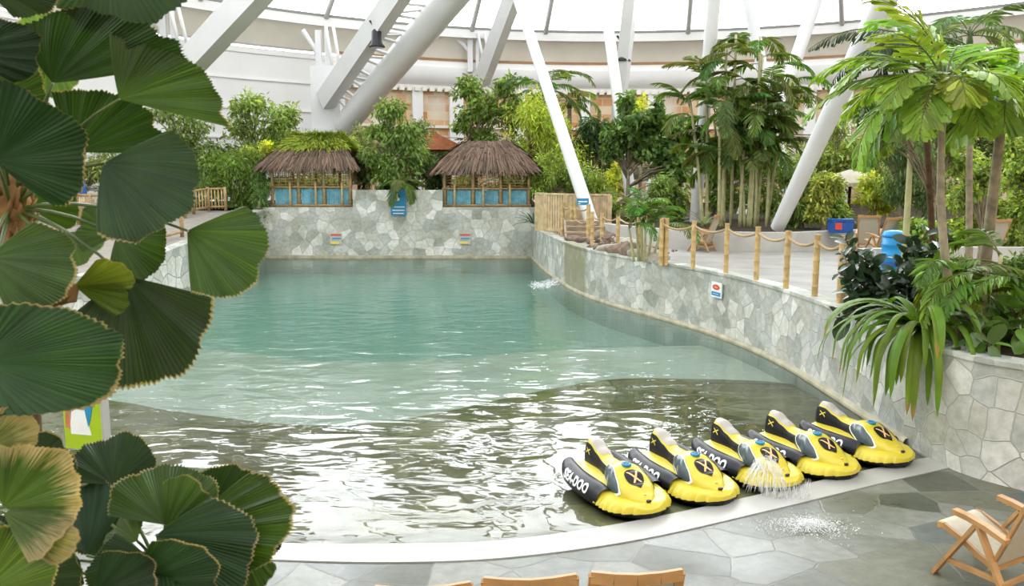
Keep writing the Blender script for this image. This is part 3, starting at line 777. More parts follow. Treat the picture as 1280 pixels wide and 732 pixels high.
for u, lb in ((420,'white wall plate with red, blue and yellow bands under the mossy hut'),(581,'white wall plate with red, blue and yellow bands under the bare thatched hut')):
    sign('wall_plate', lb, A(u,298,36.26)+Vector((0,-.03,0)), .52, .5, 0, ['concrete',('red_band','red',.02,.34,.9,.16,'box'),('blue_band','sign_blue',.05,.02,.75,.12,'box'),('grey_band','grey',-.05,-.14,.7,.08,'box'),('yellow_band','signyellow',-.1,-.38,.7,.18,'box')])
# wall notice on the curved wall
i0 = min(range(len(WR)), key=lambda i: (WR[i]-Vector((4.62,17.9,0))).length)
tt = (WR[i0+1]-WR[i0-1]).normalized(); nn = Vector((tt.y,-tt.x,0)) if Vector((tt.y,-tt.x,0)).x < 0 else Vector((-tt.y,tt.x,0))
pz = A(902,362,WR[i0].y).z
sign('wall_notice', 'white notice with red oval and blue bar on the curved wall below the fence', WR[i0]+nn*.06+Vector((0,0,pz)), .42, .34, 0, ['sign_white',('red_oval','red',0,.18,.7,.36,'disc'),('oval_centre','decalorange',0,.18,.4,.12,'disc'),('blue_bar','sign_blue',0,-.26,.85,.26,'box'),('text_line','sign_white',0,-.26,.6,.06,'box')], normal=nn)
# lime totem beside the water
lt = thing('info_panel', GZ(110,560,.03), 'lime green upright panel with a painted swim scene, seen between the fan palm leaves', 'panel', rz=-.25)
mb = MB(); mb.box((0,0,.62),(.60,.10,1.24)); mb.build('board', M['lime'], lt)
mb = MB(); mb.box((.305,0,.62),(.03,.12,1.25)); mb.build('edge_strip', M['curb'], lt)
for nm, mt, pts in (('painted_shape','sign_white',[(-.19,.2),(.12,.2),(.02,.62),(-.08,.66),(-.2,.5)]),('painted_shape','sign_blue',[(.03,.62),(.17,.6),(.12,.4),(.08,.3)]),('painted_shape','roof_tile',[(-.05,.67),(.02,.67),(.03,.84),(-.05,.86)]),('painted_shape','roof_tile',[(-.27,.28),(-.2,.26),(-.16,.52),(-.26,.5)])):
    mb = MB(); n = len(pts)
    f = [mb.vert((x,-.058,z)) for x, z in pts]; g = [mb.vert((x,-.045,z)) for x, z in pts]; mb.face(f)
    for j in range(n): mb.face([f[j],f[(j+1)%n],g[(j+1)%n],g[j]])
    mb.build(nm, M[mt], lt)
# ================================================================== DECK CHAIRS
def deck_chair(label, loc, rz, group='teak deck chairs'):
    t = thing('deck_chair', loc, label, 'deck chair', group, rz)
    for s in (-1,1):
        x = s*.285
        for a, b in (((x,.47,0),(x,.0,.585)),((x,-.02,.585),(x,-.42,0))):
            mb = MB(); mb.bar(a,b,.036,.066,up=(1,0,0)); mb.build('leg', M['teak'], t)
        mb = MB(); pts = [(x*1.03,.27,.635),(x*1.03,.1,.625),(x*1.03,-.12,.595),(x*1.03,-.36,.535)]
        for a, b in zip(pts,pts[1:]): mb.bar(a,b,.066,.045,up=(0,0,1))
        mb.build('armrest', M['teak'], t)
        mb = MB(); x2 = s*.245; pts = [(x2,.5,.44),(x2,.42,.445),(x2,.2,.385),(x2,-.02,.30),(x2,-.25,.235)]
        for a, b in zip(pts,pts[1:]): mb.bar(a,b,.03,.05)
        mb.build('seat_rail', M['teak'], t)
        mb = MB(); mb.bar((x2,-.16,.22),(x2,-.60,1.085),.03,.055,up=(1,0,0)); mb.build('back_rail', M['teak'], t)
        mb = MB(); mb.bar((x,.2,.34) if False else (x,.33,.17),(x,-.31,.17),.026,.045); mb.build('side_stretcher', M['teak'], t)
    for a, b in (((-.25,.49,.425),(.25,.49,.425)),((-.25,-.2,.235),(.25,-.2,.235)),((-.29,-.33,.14),(.29,-.33,.14))):
        mb = MB(); mb.bar(a,b,.035,.04); mb.build('cross_rail', M['teak'], t)
    mb = MB(); pts = [(-.26,-.59,1.07),(-.13,-.607,1.058),(0,-.613,1.052),(.13,-.607,1.058),(.26,-.59,1.07)]
    for a, b in zip(pts,pts[1:]): mb.bar(a,b,.035,.075)
    mb.build('top_rail', M['teak'], t)
    def sling(name, prof):
        mb = MB(); up = [[Vector((x*.235,y,z)) for x in (-1,-.5,0,.5,1)] for y, z in prof]
        mb.grid(up); mb.grid([[p-Vector((0,0,.012)) for p in r][::-1] for r in up]); mb.build(name, M['canvas'], t, smooth=True)
    sling('seat_sling', [(.52,.43),(.505,.465),(.42,.465),(.3,.42),(.15,.365),(.0,.305),(-.12,.275),(-.2,.28)])
    sling('back_sling', [(-.2,.27),(-.3,.46),(-.4,.66),(-.5,.86),(-.575,1.045),(-.595,1.055)])
    for ch in t.children:
        for v in ch.data.vertices: v.co.x *= 1.10; v.co.y *= .74
    return t
pn, pf_ = GZ(1171,655,.45), GZ(1231,636,.45)
d = (pf_-pn); ang = math.atan2(d.y, d.x); mid = pn+d.normalized()*.29
fwd = Vector((-math.sin(ang), math.cos(ang), 0)); base = mid-fwd*.37
deck_chair('teak deck chair with cream sling on the wet paving, facing the inflatables', (base.x, base.y, .015), ang)
for u0, v0, u1, v1, lb in ((610,720,715,716,'teak deck chair at the bottom edge, middle one of three backs'),(744,713,848,710,'teak deck chair at the bottom edge, right-hand one of three backs'),(477,731,580,726,'teak deck chair at the bottom edge, lowest and left-hand one of three backs')):
    a = GZ(u0,v0+7,1.09); b = GZ(u1,v1+7,1.09); ang2 = math.atan2(b.y-a.y, b.x-a.x); m = (a+b)/2; f2 = Vector((-math.sin(ang2), math.cos(ang2), 0)); c = m+f2*.44
    deck_chair(lb, (c.x,c.y,.015), ang2)
def deck_at(u, v, z): return GZ(u, v, z)
p = GZ(878,314,1.40); deck_chair('small deck chair with cream back on the deck behind the rope fence', (p.x,p.y,1.405), 1.0)
p = A(1086,300,23.5); deck_chair('pale deck chair standing between the blue chest and the blue bin', (p.x,p.y,1.405), -.5)
p = A(1100,302,22.2); deck_chair('cream deck chair just behind the blue bin', (p.x,p.y,1.405), .4)
p = A(1232,325,21.2); deck_chair('cream deck chair back showing beside the smooth grey palm trunk', (p.x,p.y,1.405), .2)
# blue bin, blue chest, mural, parasol
p = A(1115,335,18.6); t = thing('litter_bin', (p.x,p.y,1.40), 'bright blue ribbed bin half hidden by the dark rubber plant', 'bin')
mb = MB(); mb.lathe([(.24,0),(.25,.02),(.25,.34),(.27,.36),(.27,.40),(.25,.42),(.25,.58),(.27,.60),(.27,.64),(.25,.66),(.25,.78),(.2,.82)], n=20); mb.build('body', M['blue'], t, smooth=True)
mb = MB(); mb.lathe([(.27,.80),(.28,.84),(.22,.92),(.08,.95)], n=20); mb.build('lid', M['blue'], t, smooth=True)
mb = MB(); mb.lathe([(.255,.12),(.257,.14),(.257,.22),(.255,.24)], n=20); mb.build('band', M['blue_deep'], t, smooth=True)
p = A(1050,292,24.2); t = thing('storage_chest', (p.x,p.y,1.93), 'deep blue chest with a red label behind the rope fence', 'chest')
mb = MB(); mb.box((0,0,.17),(.62,.4,.34)); mb.build('body', M['blue_deep'], t)
mb = MB(); mb.box((0,0,.38),(.66,.44,.07)); mb.build('lid', M['blue_deep'], t)
mb = MB(); mb.box((-.14,-.21,.2),(.2,.02,.2)); mb.build('label_plate', M['red'], t)
p = A(1060,275,30); t = thing('parasol', (p.x,p.y,1.9), 'faded cream parasol on a brown pole among the bushes', 'parasol')
hp = A(1060,214,30).z-1.9
mb = MB(); mb.tube([(0,0,0),(0,0,hp)], .055, 10); mb.build('pole', M['trunk_dark'], t, smooth=True)
mb = MB(); mb.lathe([(1.35,hp-.55),(1.32,hp-.42),(.7,hp-.15),(.08,hp+.06)], n=10); mb.build('canopy', M['canvas'], t)
p = A(99,262,34); t = thing('mural_board', (p.x-.3,p.y,2.1), 'blue painted board behind the bamboo railing, seen past the fan palm leaves', 'board')
mb = MB(); mb.box((0,0,.75),(1.3,.08,1.3)); mb.build('board', M['blue_deep'], t)
mb = MB(); mb.box((.1,-.05,.6),(1.0,.03,.2)); mb.box((-.2,-.05,.95),(.6,.03,.1)); mb.build('painted_wave', M['sign_white'], t)
mb = MB(); mb.box((-.3,-.05,.3),(.5,.03,.25)); mb.build('painted_grass', M['lime'], t)
for s in (-1,1): mb = MB(); mb.box((s*.6,0,.1),(.08,.08,.25)); mb.build('foot', M['trunk_dark'], t)
def rail_fence(label, pts, h, n, group=None):
    b = Vector(pts[0]); t = thing('bamboo_railing', b, label, 'railing', group)
    for i in range(len(pts)):
        q = Vector(pts[i])-b; mb = MB(); mb.tube([q, q+Vector((0,0,h+.08))], .07, 9); mb.build('post', M['bamboo_old'], t, smooth=True)
        if i:
            p0 = Vector(pts[i-1])-b; mb = MB()
            for zz in (.2*h, h):
                mb = MB(); mb.tube([p0+Vector((0,0,zz)), q+Vector((0,0,zz))], .05, 8); mb.build('rail', M['bamboo_old'], t, smooth=True)
            mb = MB()
            for k in range(1,n):
                s = p0.lerp(q,k/n); mb.tube([s+Vector((0,0,.1*h)), s+Vector((0,0,h))], .03, 6)
            mb.build('baluster_panel', M['bamboo'], t, smooth=True)
def zr_at(u, Y): p = A(u,300,Y); return (p.x, p.y, zramp(Y))
rail_fence('brown wooden railing in front of the blue painted board', [zr_at(100,31.5), zr_at(117,31.3), zr_at(159,31)], A(130,245,31).z-zramp(31), 7)
rail_fence('bamboo railing at the far top of the ramp, left of the mossy hut', [(A(u,280,Y).x,Y,zramp(Y)) for u, Y in ((232,33.5),(243,35),(262,36),(283,36.2))], 1.0, 5)
rail_fence('bamboo railing on the near edge of the sandy ramp', [(A(u,300,Y).x,Y,zramp(Y)) for u, Y in ((190,26.2),(205,27),(228,28.2))], .95, 1)
# ================================================================== ROCKS
def wall_x(y): return min(WR, key=lambda q: abs(q.y-y)).x
def rock(label, p, sx, sy, sz, seed, mat='rock', group='loose rocks at the pool corner'):
    me = bpy.data.meshes.new('boulder'); bm = bmesh.new(); bmesh.ops.create_icosphere(bm, subdivisions=3, radius=1)
    for v in bm.verts:
        n = noise.noise(v.co*1.3+Vector((seed*3.1,0,0)))*.35+noise.noise(v.co*3+Vector((seed,5,0)))*.12
        v.co *= 1+n; v.co = Vector((v.co.x*sx, v.co.y*sy, v.co.z*sz))
    bm.to_mesh(me); bm.free(); me.materials.append(M[mat]); me.polygons.foreach_set('use_smooth',[True]*len(me.polygons))
    o = bpy.data.objects.new('boulder', me); o.location = (p[0],p[1],p[2]+sz*.5); link(o); return tag(o, label, 'rock', group)
rk = [(742,313,.55,.35,.22,'rockbrown'),(756,316,.5,.4,.26,'rockbrown'),(770,302,.45,.3,.2,'rock'),(768,311,.6,.35,.18,'rock'),(752,300,.5,.35,.3,'rockbrown'),(762,322,.35,.25,.16,'rock'),(779,318,.45,.3,.2,'rock'),(690,298,.35,.25,.16,'rockbrown'),(729,309,.3,.22,.14,'rockbrown'),(784,306,.4,.3,.22,'rock')]
desc = ['rust-brown rubble lump on the coping at the pile','brown rubble lump at the front of the pile','grey slab at the top right of the rock pile','long flat grey slab in the middle of the rock pile','dark brown lump at the crest of the rock pile','small grey stone at the front foot of the rock pile','grey stone right of the pile by the small palm stems','reddish stone on the wall corner under the slat fence','small brown stone under the bamboo corner fence','grey stone behind the small palm stems']
for i, (u, v, a, b, c, mt) in enumerate(rk):
    p = GZ(u, v+4, 1.42); p.x = max(p.x, wall_x(p.y)+.12+a*.75)
    rock(desc[i], (p.x, p.y, 1.40), a*.9, b, c, i+1, mt)
# heap of small rubble between the rocks
r = random.Random(8); mb = MB(); hc = GZ(757,316,1.42); 
for k in range(260):
    g1, g2 = r.gauss(0,.75), r.gauss(0,.55); px_, py_ = hc.x+.15+g1, hc.y+.75+g2+.2*g1
    if px_ < wall_x(py_)+.2: continue
    z = 1.42+max(0,.42*math.exp(-(g1*g1/.6+g2*g2/.5)))*r.random(); R3 = Matrix.Rotation(r.uniform(0,6.28),3,(r.random(),r.random(),r.random()+.01))
    mb.mi = 0 if r.random() < .65 else 1; s = r.uniform(.05,.15); mb.box((px_-hc.x,py_-hc.y,z-1.4),(s,s*r.uniform(.6,1.2),s*.6),R3)
tag(mb.build('rubble', [M['rockbrown'], M['rock']], at=None), 'heap of small broken brown and grey rubble behind the wall corner', 'rubble', kind='stuff').location = (hc.x,hc.y,1.40)
#@@PART4
# ================================================================== INFLATABLE WATERCRAFT
def tab(T, x):
    if x <= T[0][0]: return T[0][1]
    for (a,b),(c,d) in zip(T,T[1:]):
        if x <= c:
            t = (x-a)/(c-a); t = t*t*(3-2*t); return b+(d-b)*t
    return T[-1][1]
T_H = [(-.66,.47),(-.6,.53),(-.5,.53),(-.36,.46),(-.22,.40),(-.1,.395),(.03,.43),(.13,.435),(.25,.385),(.4,.30),(.52,.235),(.62,.18)]
T_B = [(-.66,.065),(-.6,.112),(-.45,.118),(-.25,.115),(-.1,.135),(.05,.195),(.2,.235),(.35,.225),(.48,.16),(.58,.08),(.62,.015)]
T_Z = [(-.66,.2),(0,.2),(.2,.18),(.45,.15),(.62,.12)]
def seat_pt(x, t, off=0.0):
    """point of the seat / cowl surface: x along, t in [-1,1] across"""
    def P(x, t):
        b, h, z = tab(T_B,x), tab(T_H,x), tab(T_Z,x); a = t*PI/2
        return Vector((x, b*math.copysign(abs(math.sin(a))**.85, a), z+(h-z)*max(0,math.cos(a))**.62))
    p = P(x,t)
    if off:
        e = .012; dx = P(x+e,t)-P(x-e,t); dt = P(x,min(.98,t+e))-P(x,max(-.98,t-e)); n = dx.cross(dt)
        if n.length > 1e-9:
            n.normalize(); c = Vector((x,0,tab(T_Z,x)))
            if n.dot(p-c) < 0: n = -n
            p = p+n*off
    return p
def patch(name, mat, parent, x0, x1, lo, hi, off, nx=14, nt=8):
    mb = MB(); rows = []
    for i in range(nx+1):
        x = x0+(x1-x0)*i/nx; f = i/nx; a, b = lo(f), hi(f)
        rows.append([seat_pt(x, a+(b-a)*j/nt, off) for j in range(nt+1)])
    mb.grid(rows); return mb.build(name, M[mat], parent, smooth=True)
T_TR = [(-.7,.05),(-.66,.085),(-.58,.11),(-.45,.125),(-.1,.13),(.1,.128),(.25,.11)]
T_TZ = [(-.7,.225),(-.58,.175),(-.4,.14),(.25,.13)]
T_TY = [(-.7,.29),(-.5,.325),(-.2,.335),(.25,.31)]
def tube_pt(side, x, ang, off=0.0):
    r = tab(T_TR,x)+off; return Vector((x, side*(tab(T_TY,x)+r*math.cos(ang)), tab(T_TZ,x)+r*math.sin(ang)))
T_W = [(-.62,.26),(-.5,.305),(-.2,.315),(.02,.305),(.07,.33),(.12,.405),(.2,.425),(.34,.42),(.46,.38),(.56,.30),(.63,.20),(.67,.10),(.685,.004)]
T_T = [(-.62,.255),(-.3,.265),(0,.255),(.2,.215),(.45,.19),(.6,.175),(.685,.13)]
T_E = [(-.62,.22),(0,.205),(.06,.16),(.12,.085),(.4,.075),(.685,.085)]
def deck_pt(x, s):
    w = tab(T_W,x); zt = tab(T_T,x); ze = tab(T_E,x)
    puck = 0
    if x > .09 and abs(s) > .82: puck = .010*math.sin(x*95+s*3)*(abs(s)-.82)/.18
    bead = .022*math.exp(-((abs(s)-.80)/.12)**2) if x > .1 else 0
    return Vector((x, s*(w+puck), ze+(zt-ze)*max(0,1-abs(s)**3.2)**.6+bead))
xs_deck = [-.62,-.58,-.5,-.4,-.3,-.2,-.1,0,.03,.06,.09,.12,.15]+[.15+.01*i for i in range(1,54)]+[.685]
def make_craft():
    t = thing('inflatable_watercraft', (0,0,0), 'x', 'inflatable watercraft', 'five inflatable watercraft at the pool edge')
    mb = MB(); ss = [-1,-.97,-.93,-.88,-.8,-.7,-.55,-.35,-.15,0,.15,.35,.55,.7,.8,.88,.93,.97,1]
    mb.grid([[deck_pt(x,s) for s in ss] for x in xs_deck])
    mb.build('deck', M['yellow'], t, smooth=True)
    # black underside
    mb = MB(); rows = []
    for x in xs_deck:
        w = tab(T_W,x); ze = tab(T_E,x)+.004
        rows.append([Vector((x-.004, -w*1.0, ze)), Vector((x*.985,-w*.9,ze*.45)), Vector((x*.95,-w*.6,.012)), Vector((x*.95,0,.005)), Vector((x*.95,w*.6,.012)), Vector((x*.985,w*.9,ze*.45)), Vector((x-.004, w*1.0, ze))])
    mb.grid(rows); mb.build('hull', M['black'], t, smooth=True)
    for s in (-1,1):
        mb = MB(); rows = []
        txs = [-.715,-.705,-.69,-.66,-.62,-.56,-.48,-.36,-.2,-.05,.08,.16,.22,.25]
        for i, x in enumerate(txs):
            rows.append([tube_pt(s, x, 2*PI*j/22, -tab(T_TR,x)+.005 if i == 0 else (-.02 if i == 1 else 0)) for j in range(23)])
        mb.grid(rows); tb = mb.build('side_tube', M['black'], t, smooth=True)
        lt_ = lettering(s); lt_.parent = tb
    # seat and cowl
    mb = MB(); xs_ = [-.66,-.65,-.63]+[-.6+.03*i for i in range(41)]
    xs_ = [x for x in xs_ if x <= .621]
    rows = [[seat_pt(x, -1+2*j/28) for j in range(29)] for x in xs_]
    mb.grid(rows); c = sum(rows[0], Vector())/29; k = mb.vert(c); 
    for j in range(28): mb.face([k, j+1, j])
    seat = mb.build('seat_cowl', M['yellow'], t, smooth=True)
    patch('rear_panel','black',t,-.662,-.622,lambda f:-.95,lambda f:.95,.004,3,20)
    patch('seat_pad','pad',t,-.60,-.27,lambda f:-.40+.12*(2*f-1)**4,lambda f:.40-.12*(2*f-1)**4,.004)
    for s in (-1,1):
        sg = (lambda f, s=s: s)
        def L(a, s=s): return (lambda f: s*a(f))
        patch('side_panel','black',t,-.63,.12, L(lambda f:.47+.10*f), L(lambda f:.97), .004, 22, 8)
        patch('windshield_trim','white',t,-.075,.385, L(lambda f:.475-.215*math.sin(f*PI)**.6+.32*f), L(lambda f:.66+.27*math.sin(f*PI)**.5+.18*f), .007, 24, 10)
        patch('windshield','shield',t,-.052,.362, L(lambda f:.50-.20*math.sin(f*PI)**.6+.31*f), L(lambda f:.64+.245*math.sin(f*PI)**.5+.18*f), .011, 24, 10)
        for k in (0,1):
            patch('side_mark','signyellow',t,-.56,-.47, L(lambda f,k=k:(.62+.14*f if k==0 else .76-.14*f)), L(lambda f,k=k:(.66+.14*f if k==0 else .80-.14*f)), .010, 6, 2)
    tear = lambda m: (lambda f: m*.33*(math.sin(min(1,f*1.02+.02)*PI)**.55)*(1-.45*f))
    hood = patch('hood_decal','black',t,.215,.45, lambda f:-tear(1)(f), tear(1), .006, 18, 10)
    for k in (0,1):
        pt = patch('hood_mark','decalorange',hood,.25,.375, (lambda f,k=k:(-.16+.24*f if k==0 else .10-.20*f)), (lambda f,k=k:(-.10+.24*f if k==0 else .155-.20*f)), .010, 8, 2)
    # blue valve cap
    p = seat_pt(.145, .0, 0); mb = MB(); mb.lathe([(.052,-.012),(.056,.0),(.056,.014),(.042,.02),(.038,.012),(.014,.012),(.012,.02)], c=p, n=20); mb.build('valve_cap', M['sign_blue'], t, smooth=True)
    mb = MB(); mb.lathe([(.03,.013),(.028,.017)], c=p, n=16); mb.build('valve_core', M['dark'], t)
    p = deck_pt(.60,.02); mb = MB(); mb.lathe([(.022,-.004),(.022,.012),(.012,.016)], c=p+Vector((0,0,.012)), n=14, sy=1.3); mb.build('drain_plug', M['dark'], t, smooth=True)
    p = deck_pt(.5,.0); mb = MB(); mb.lathe([(.013,0),(.013,.01)], c=Vector((.535,0,tab(T_H,.535)+.002)), n=10); mb.build('cowl_plug', M['decalorange'], t, smooth=True)
    return t
def lettering(s):
    cu = bpy.data.curves.new('lettering','FONT'); cu.body = 'SEA-DOO'; cu.size = .15; cu.offset = .0065; cu.align_x = 'CENTER'; cu.align_y = 'CENTER'; cu.space_character = 1.06; cu.resolution_u = 3
    ob = bpy.data.objects.new('tmp_lettering', cu); COL.objects.link(ob)
    dg = bpy.context.evaluated_depsgraph_get(); dg.update()
    me = bpy.data.meshes.new_from_object(ob.evaluated_get(dg)); COL.objects.unlink(ob); bpy.data.objects.remove(ob)
    bm = bmesh.new(); bm.from_mesh(me); bmesh.ops.triangulate(bm, faces=bm.faces)
    for _ in range(3):
        es = [e for e in bm.edges if e.calc_length() > .022]
        if es: bmesh.ops.subdivide_edges(bm, edges=es, cuts=1); bmesh.ops.triangulate(bm, faces=[f for f in bm.faces if len(f.verts)>3])
    for v in bm.verts:
        tx, ty = v.co.x*.80, v.co.y
        x = -.20 + (tx if s < 0 else -tx)          # reads from outside on either flank
        ang = math.radians(24)+ty/.128
        v.co = tube_pt(s, x, ang, .006)
    bm.normal_update(); bm.to_mesh(me); bm.free(); me.name = 'lettering'; me.materials.clear(); me.materials.append(M['white'])
    o = bpy.data.objects.new('lettering', me); return link(o)
craft = make_craft()
labels = ['yellow and black inflatable watercraft at the row end furthest from the stone wall',
          'yellow and black inflatable watercraft second from the open-water end of the row',
          'yellow and black inflatable watercraft with a water jet splashing over its bow',
          'yellow and black inflatable watercraft between the splashed one and the wall-side one',
          'yellow and black inflatable watercraft resting right against the flagstone wall']
noses = [(815,640,-67),(905,624,-66),(989,606,-65),(1063,592,-64),(1134,578,-61)]
for i, (u, v, hd) in enumerate(noses):
    o = craft if i == 0 else copy_tree(craft)
    a = math.radians(hd); n = GZ(u, v, .09)
    o.location = (n.x-.67*math.cos(a), n.y-.67*math.sin(a), -.005 if i < 4 else .02); o.rotation_euler = (0,0,a); o['label'] = labels[i]
# ------------------------------------------------------------------ splashing water
def spray(name, label, pos, n, fn, seed):
    r = random.Random(seed); mb = MB(); pos = Vector(pos)
    for k in range(n):
        p, d, rad = fn(r); mb.tube([p-d, p-d*.3, p+d*.4, p+d], [rad*.2, rad, rad*.9, rad*.2], 5, cap=True)
    o = mb.build(name, M['spray'], smooth=True, at=(0,0,0)); o.location = pos
    return tag(o, label, 'water jet', kind='stuff')
def bell(r):
    a = r.random()*2*PI; q = r.random()**.6; R = .23*q; z = .12+.34*(1-q**2)*(.55+.45*r.random())-.06*r.random()
    fall = Vector((math.cos(a)*.02, math.sin(a)*.02, -.05*q)); return Vector((R*math.cos(a), R*math.sin(a), max(.02,z))), fall*(.5+r.random()), .0016+.0026*r.random()
pj = GZ(956,607,.05); spray('water_jet', 'white water bell bubbling over the bow of the third inflatable', (pj.x,pj.y,0), 800, bell, 1)
def curtain(r):
    f = r.random(); z = r.random()*.16; return Vector((f*.55-.1, -.1-.12*math.sin(f*PI)+r.gauss(0,.03), z+.01)), Vector((0,-.01,.03+.03*r.random())), .0016+.0022*r.random()
pj = GZ(958,616,0.0); spray('water_jet', 'thin streaks of water falling off the bow of the third inflatable', (pj.x,pj.y,0), 240, curtain, 2)
def froth(r):
    a = r.random()*2*PI; q = abs(r.gauss(0,.42)); z = max(.015,.09*(1-q)*r.random()); return Vector((q*.62*math.cos(a), q*.36*math.sin(a), z+.012)), Vector((r.gauss(0,.006), r.gauss(0,.006), .004)), .002+.0035*r.random()
pj = GZ(1010,661,0); spray('water_jet', 'low white froth bubbling on the wet paving beyond the edge strip', (pj.x,pj.y,0), 1700, froth, 3)
def cascade(r):
    f = r.random(); return Vector((.25-.75*f+r.gauss(0,.10), r.gauss(0,.45), max(.012,.16*(1-f)**2+r.gauss(0,.012)))), Vector((-.03,0,-.02*(1-f))), .006+.011*r.random()
spray('water_jet', 'small white cascade at the foot of the curved wall near the far corner', (1.25,26.6,0), 420, cascade, 4)
#@@PART5
# ================================================================== PLANTS
def leaf_batch(P, D, N, L, W, fold=.15, bend=.0):
    """vectorised six-point leaves: base, left pair, tip, right pair"""
    P = np.asarray(P); n = len(P); D = D/np.linalg.norm(D,axis=1,keepdims=True)
    X = np.cross(D, N); X /= np.linalg.norm(X,axis=1,keepdims=True)+1e-9; Nn = np.cross(X, D)
    L = np.broadcast_to(L,(n,))[:,None]; W = np.broadcast_to(W,(n,))[:,None]
    up = Nn*W*fold
    b = P; l1 = P+D*L*.32-X*W*.5+up; l2 = P+D*L*.68-X*W*.42+up-Nn*L*bend*.4; tp = P+D*L-Nn*L*bend; r2 = P+D*L*.68+X*W*.42+up-Nn*L*bend*.4; r1 = P+D*L*.32+X*W*.5+up
    V = np.stack([b,l1,l2,tp,r2,r1],1).reshape(-1,3); i = np.arange(n)[:,None]*6
    F = np.concatenate([i+np.array([[0,3,2,1]]), i+np.array([[0,5,4,3]])],0)
    return V, F
def leaf_cols(n, base, var=.3, rng=None, hue=.12, per=6):
    r = rng or RNG; c = np.array(base)[None,:]*np.exp(r.normal(0,var,(n,1)))
    c = c*np.array([1,1,1])+c*r.normal(0,hue,(n,1))*np.array([1.0,.25,.1])
    return np.repeat(np.clip(c,0.003,.9), per, 0)
LIME = (.28,.36,.045)
LS = .66; NS = 1.35; CG = 2.1      # overall greenness of the planting behind the pool
def ellip(u, v, ru, rv, Y, ry=None):
    c = np.array(A(u,v,Y)); m = Y/FPX*1.01
    return c, np.array([ru*m, (ry or (ru+rv)/2)*m, rv*m])
def tree(name, label, cat, Y, blobs, n, L, W, col, trunk=None, zg=1.9, droop=.35, clump=.30, var=.33, sub=9, gloss=False, seed=None, group=None, bark='trunk', outw=.6, tr=.09, ry=None):
    """leafy plant: blobs are crown masses given as (u, v, ru, rv) about the depth Y"""
    r = np.random.default_rng(seed if seed is not None else sum(ord(ch)*(i+1) for i, ch in enumerate(label)) % 9999)
    L *= LS; W *= LS; n = int(n*NS); sub = int(sub*2.2); clump *= .72; col = (col[0]*1.22, col[1], col[2]*1.05)
    E = [ellip(*b[:4], Y+(b[4] if len(b) > 4 else 0), ry) for b in blobs]
    bu = trunk if trunk is not None else blobs[0][0]
    base = Vector((A(bu,300,Y).x, Y, zg)); t = thing(name, base, label, cat, group)
    area = np.array([e[1][0]*e[1][2] for e in E]); cnt = np.maximum(20, n*area/area.sum()).astype(int)
    Vs=[];Fs=[];Cs=[];k=0; mb = MB()
    for (c, rad), m in zip(E, cnt):
        ns = max(3, int(sub)); u = r.normal(0,1,(ns,3)); u /= np.linalg.norm(u,axis=1,keepdims=True); u *= r.random((ns,1))**.45*.85
        sc = c+u*rad; w = r.random(ns)**1.5+.15; w /= w.sum(); idx = r.choice(ns, m, p=w)
        off = r.normal(0,1,(m,3)); off /= np.maximum(1,np.linalg.norm(off,axis=1,keepdims=True)/1.7)
        P = sc[idx]+off*rad*clump
        D = (P-sc[idx]); D /= np.linalg.norm(D,axis=1,keepdims=True)+1e-6; D = D*outw+r.normal(0,.55,(m,3)); D[:,2] -= droop
        N = r.normal(0,.5,(m,3)); N[:,2] += 1.0
        l = L*np.exp(r.normal(0,.22,m)); V, F = leaf_batch(P, D, N, l, l*W/L, .15, .12)
        sv = np.repeat(np.exp(r.normal(0,.16,ns))[idx],6)[:,None]
        Vs.append(V); Fs.append(F+k); k += len(V); Cs.append(leaf_cols(m,np.array(col)*CG,var,r)*sv)
        for q in range(min(ns,6)):
            a = Vector(c)-base; e = Vector(sc[q])-base; st = Vector((0,0,max(.05,a.z*.55))) if a.length > .3 else Vector((0,0,0))
            mb.tube([st, st.lerp(e,.5)+Vector((0,0,.08*a.length)), e], [tr*.55,tr*.35,tr*.12], 6)
    V = np.concatenate(Vs)-np.array(base)
    np_mesh('foliage', V, np.concatenate(Fs), M['leaf_gloss' if gloss else 'leaf'], t, np.concatenate(Cs))
    top = max((Vector(e[0])-base).z for e in E)*.6
    mb.tube([(0,0,-.05),(tr*.3,0,top*.4),(0,tr*.3,max(.2,top))], [tr*1.2,tr,tr*.6], 8)
    mb.build('trunk', M[bark], t, smooth=True)
    return t
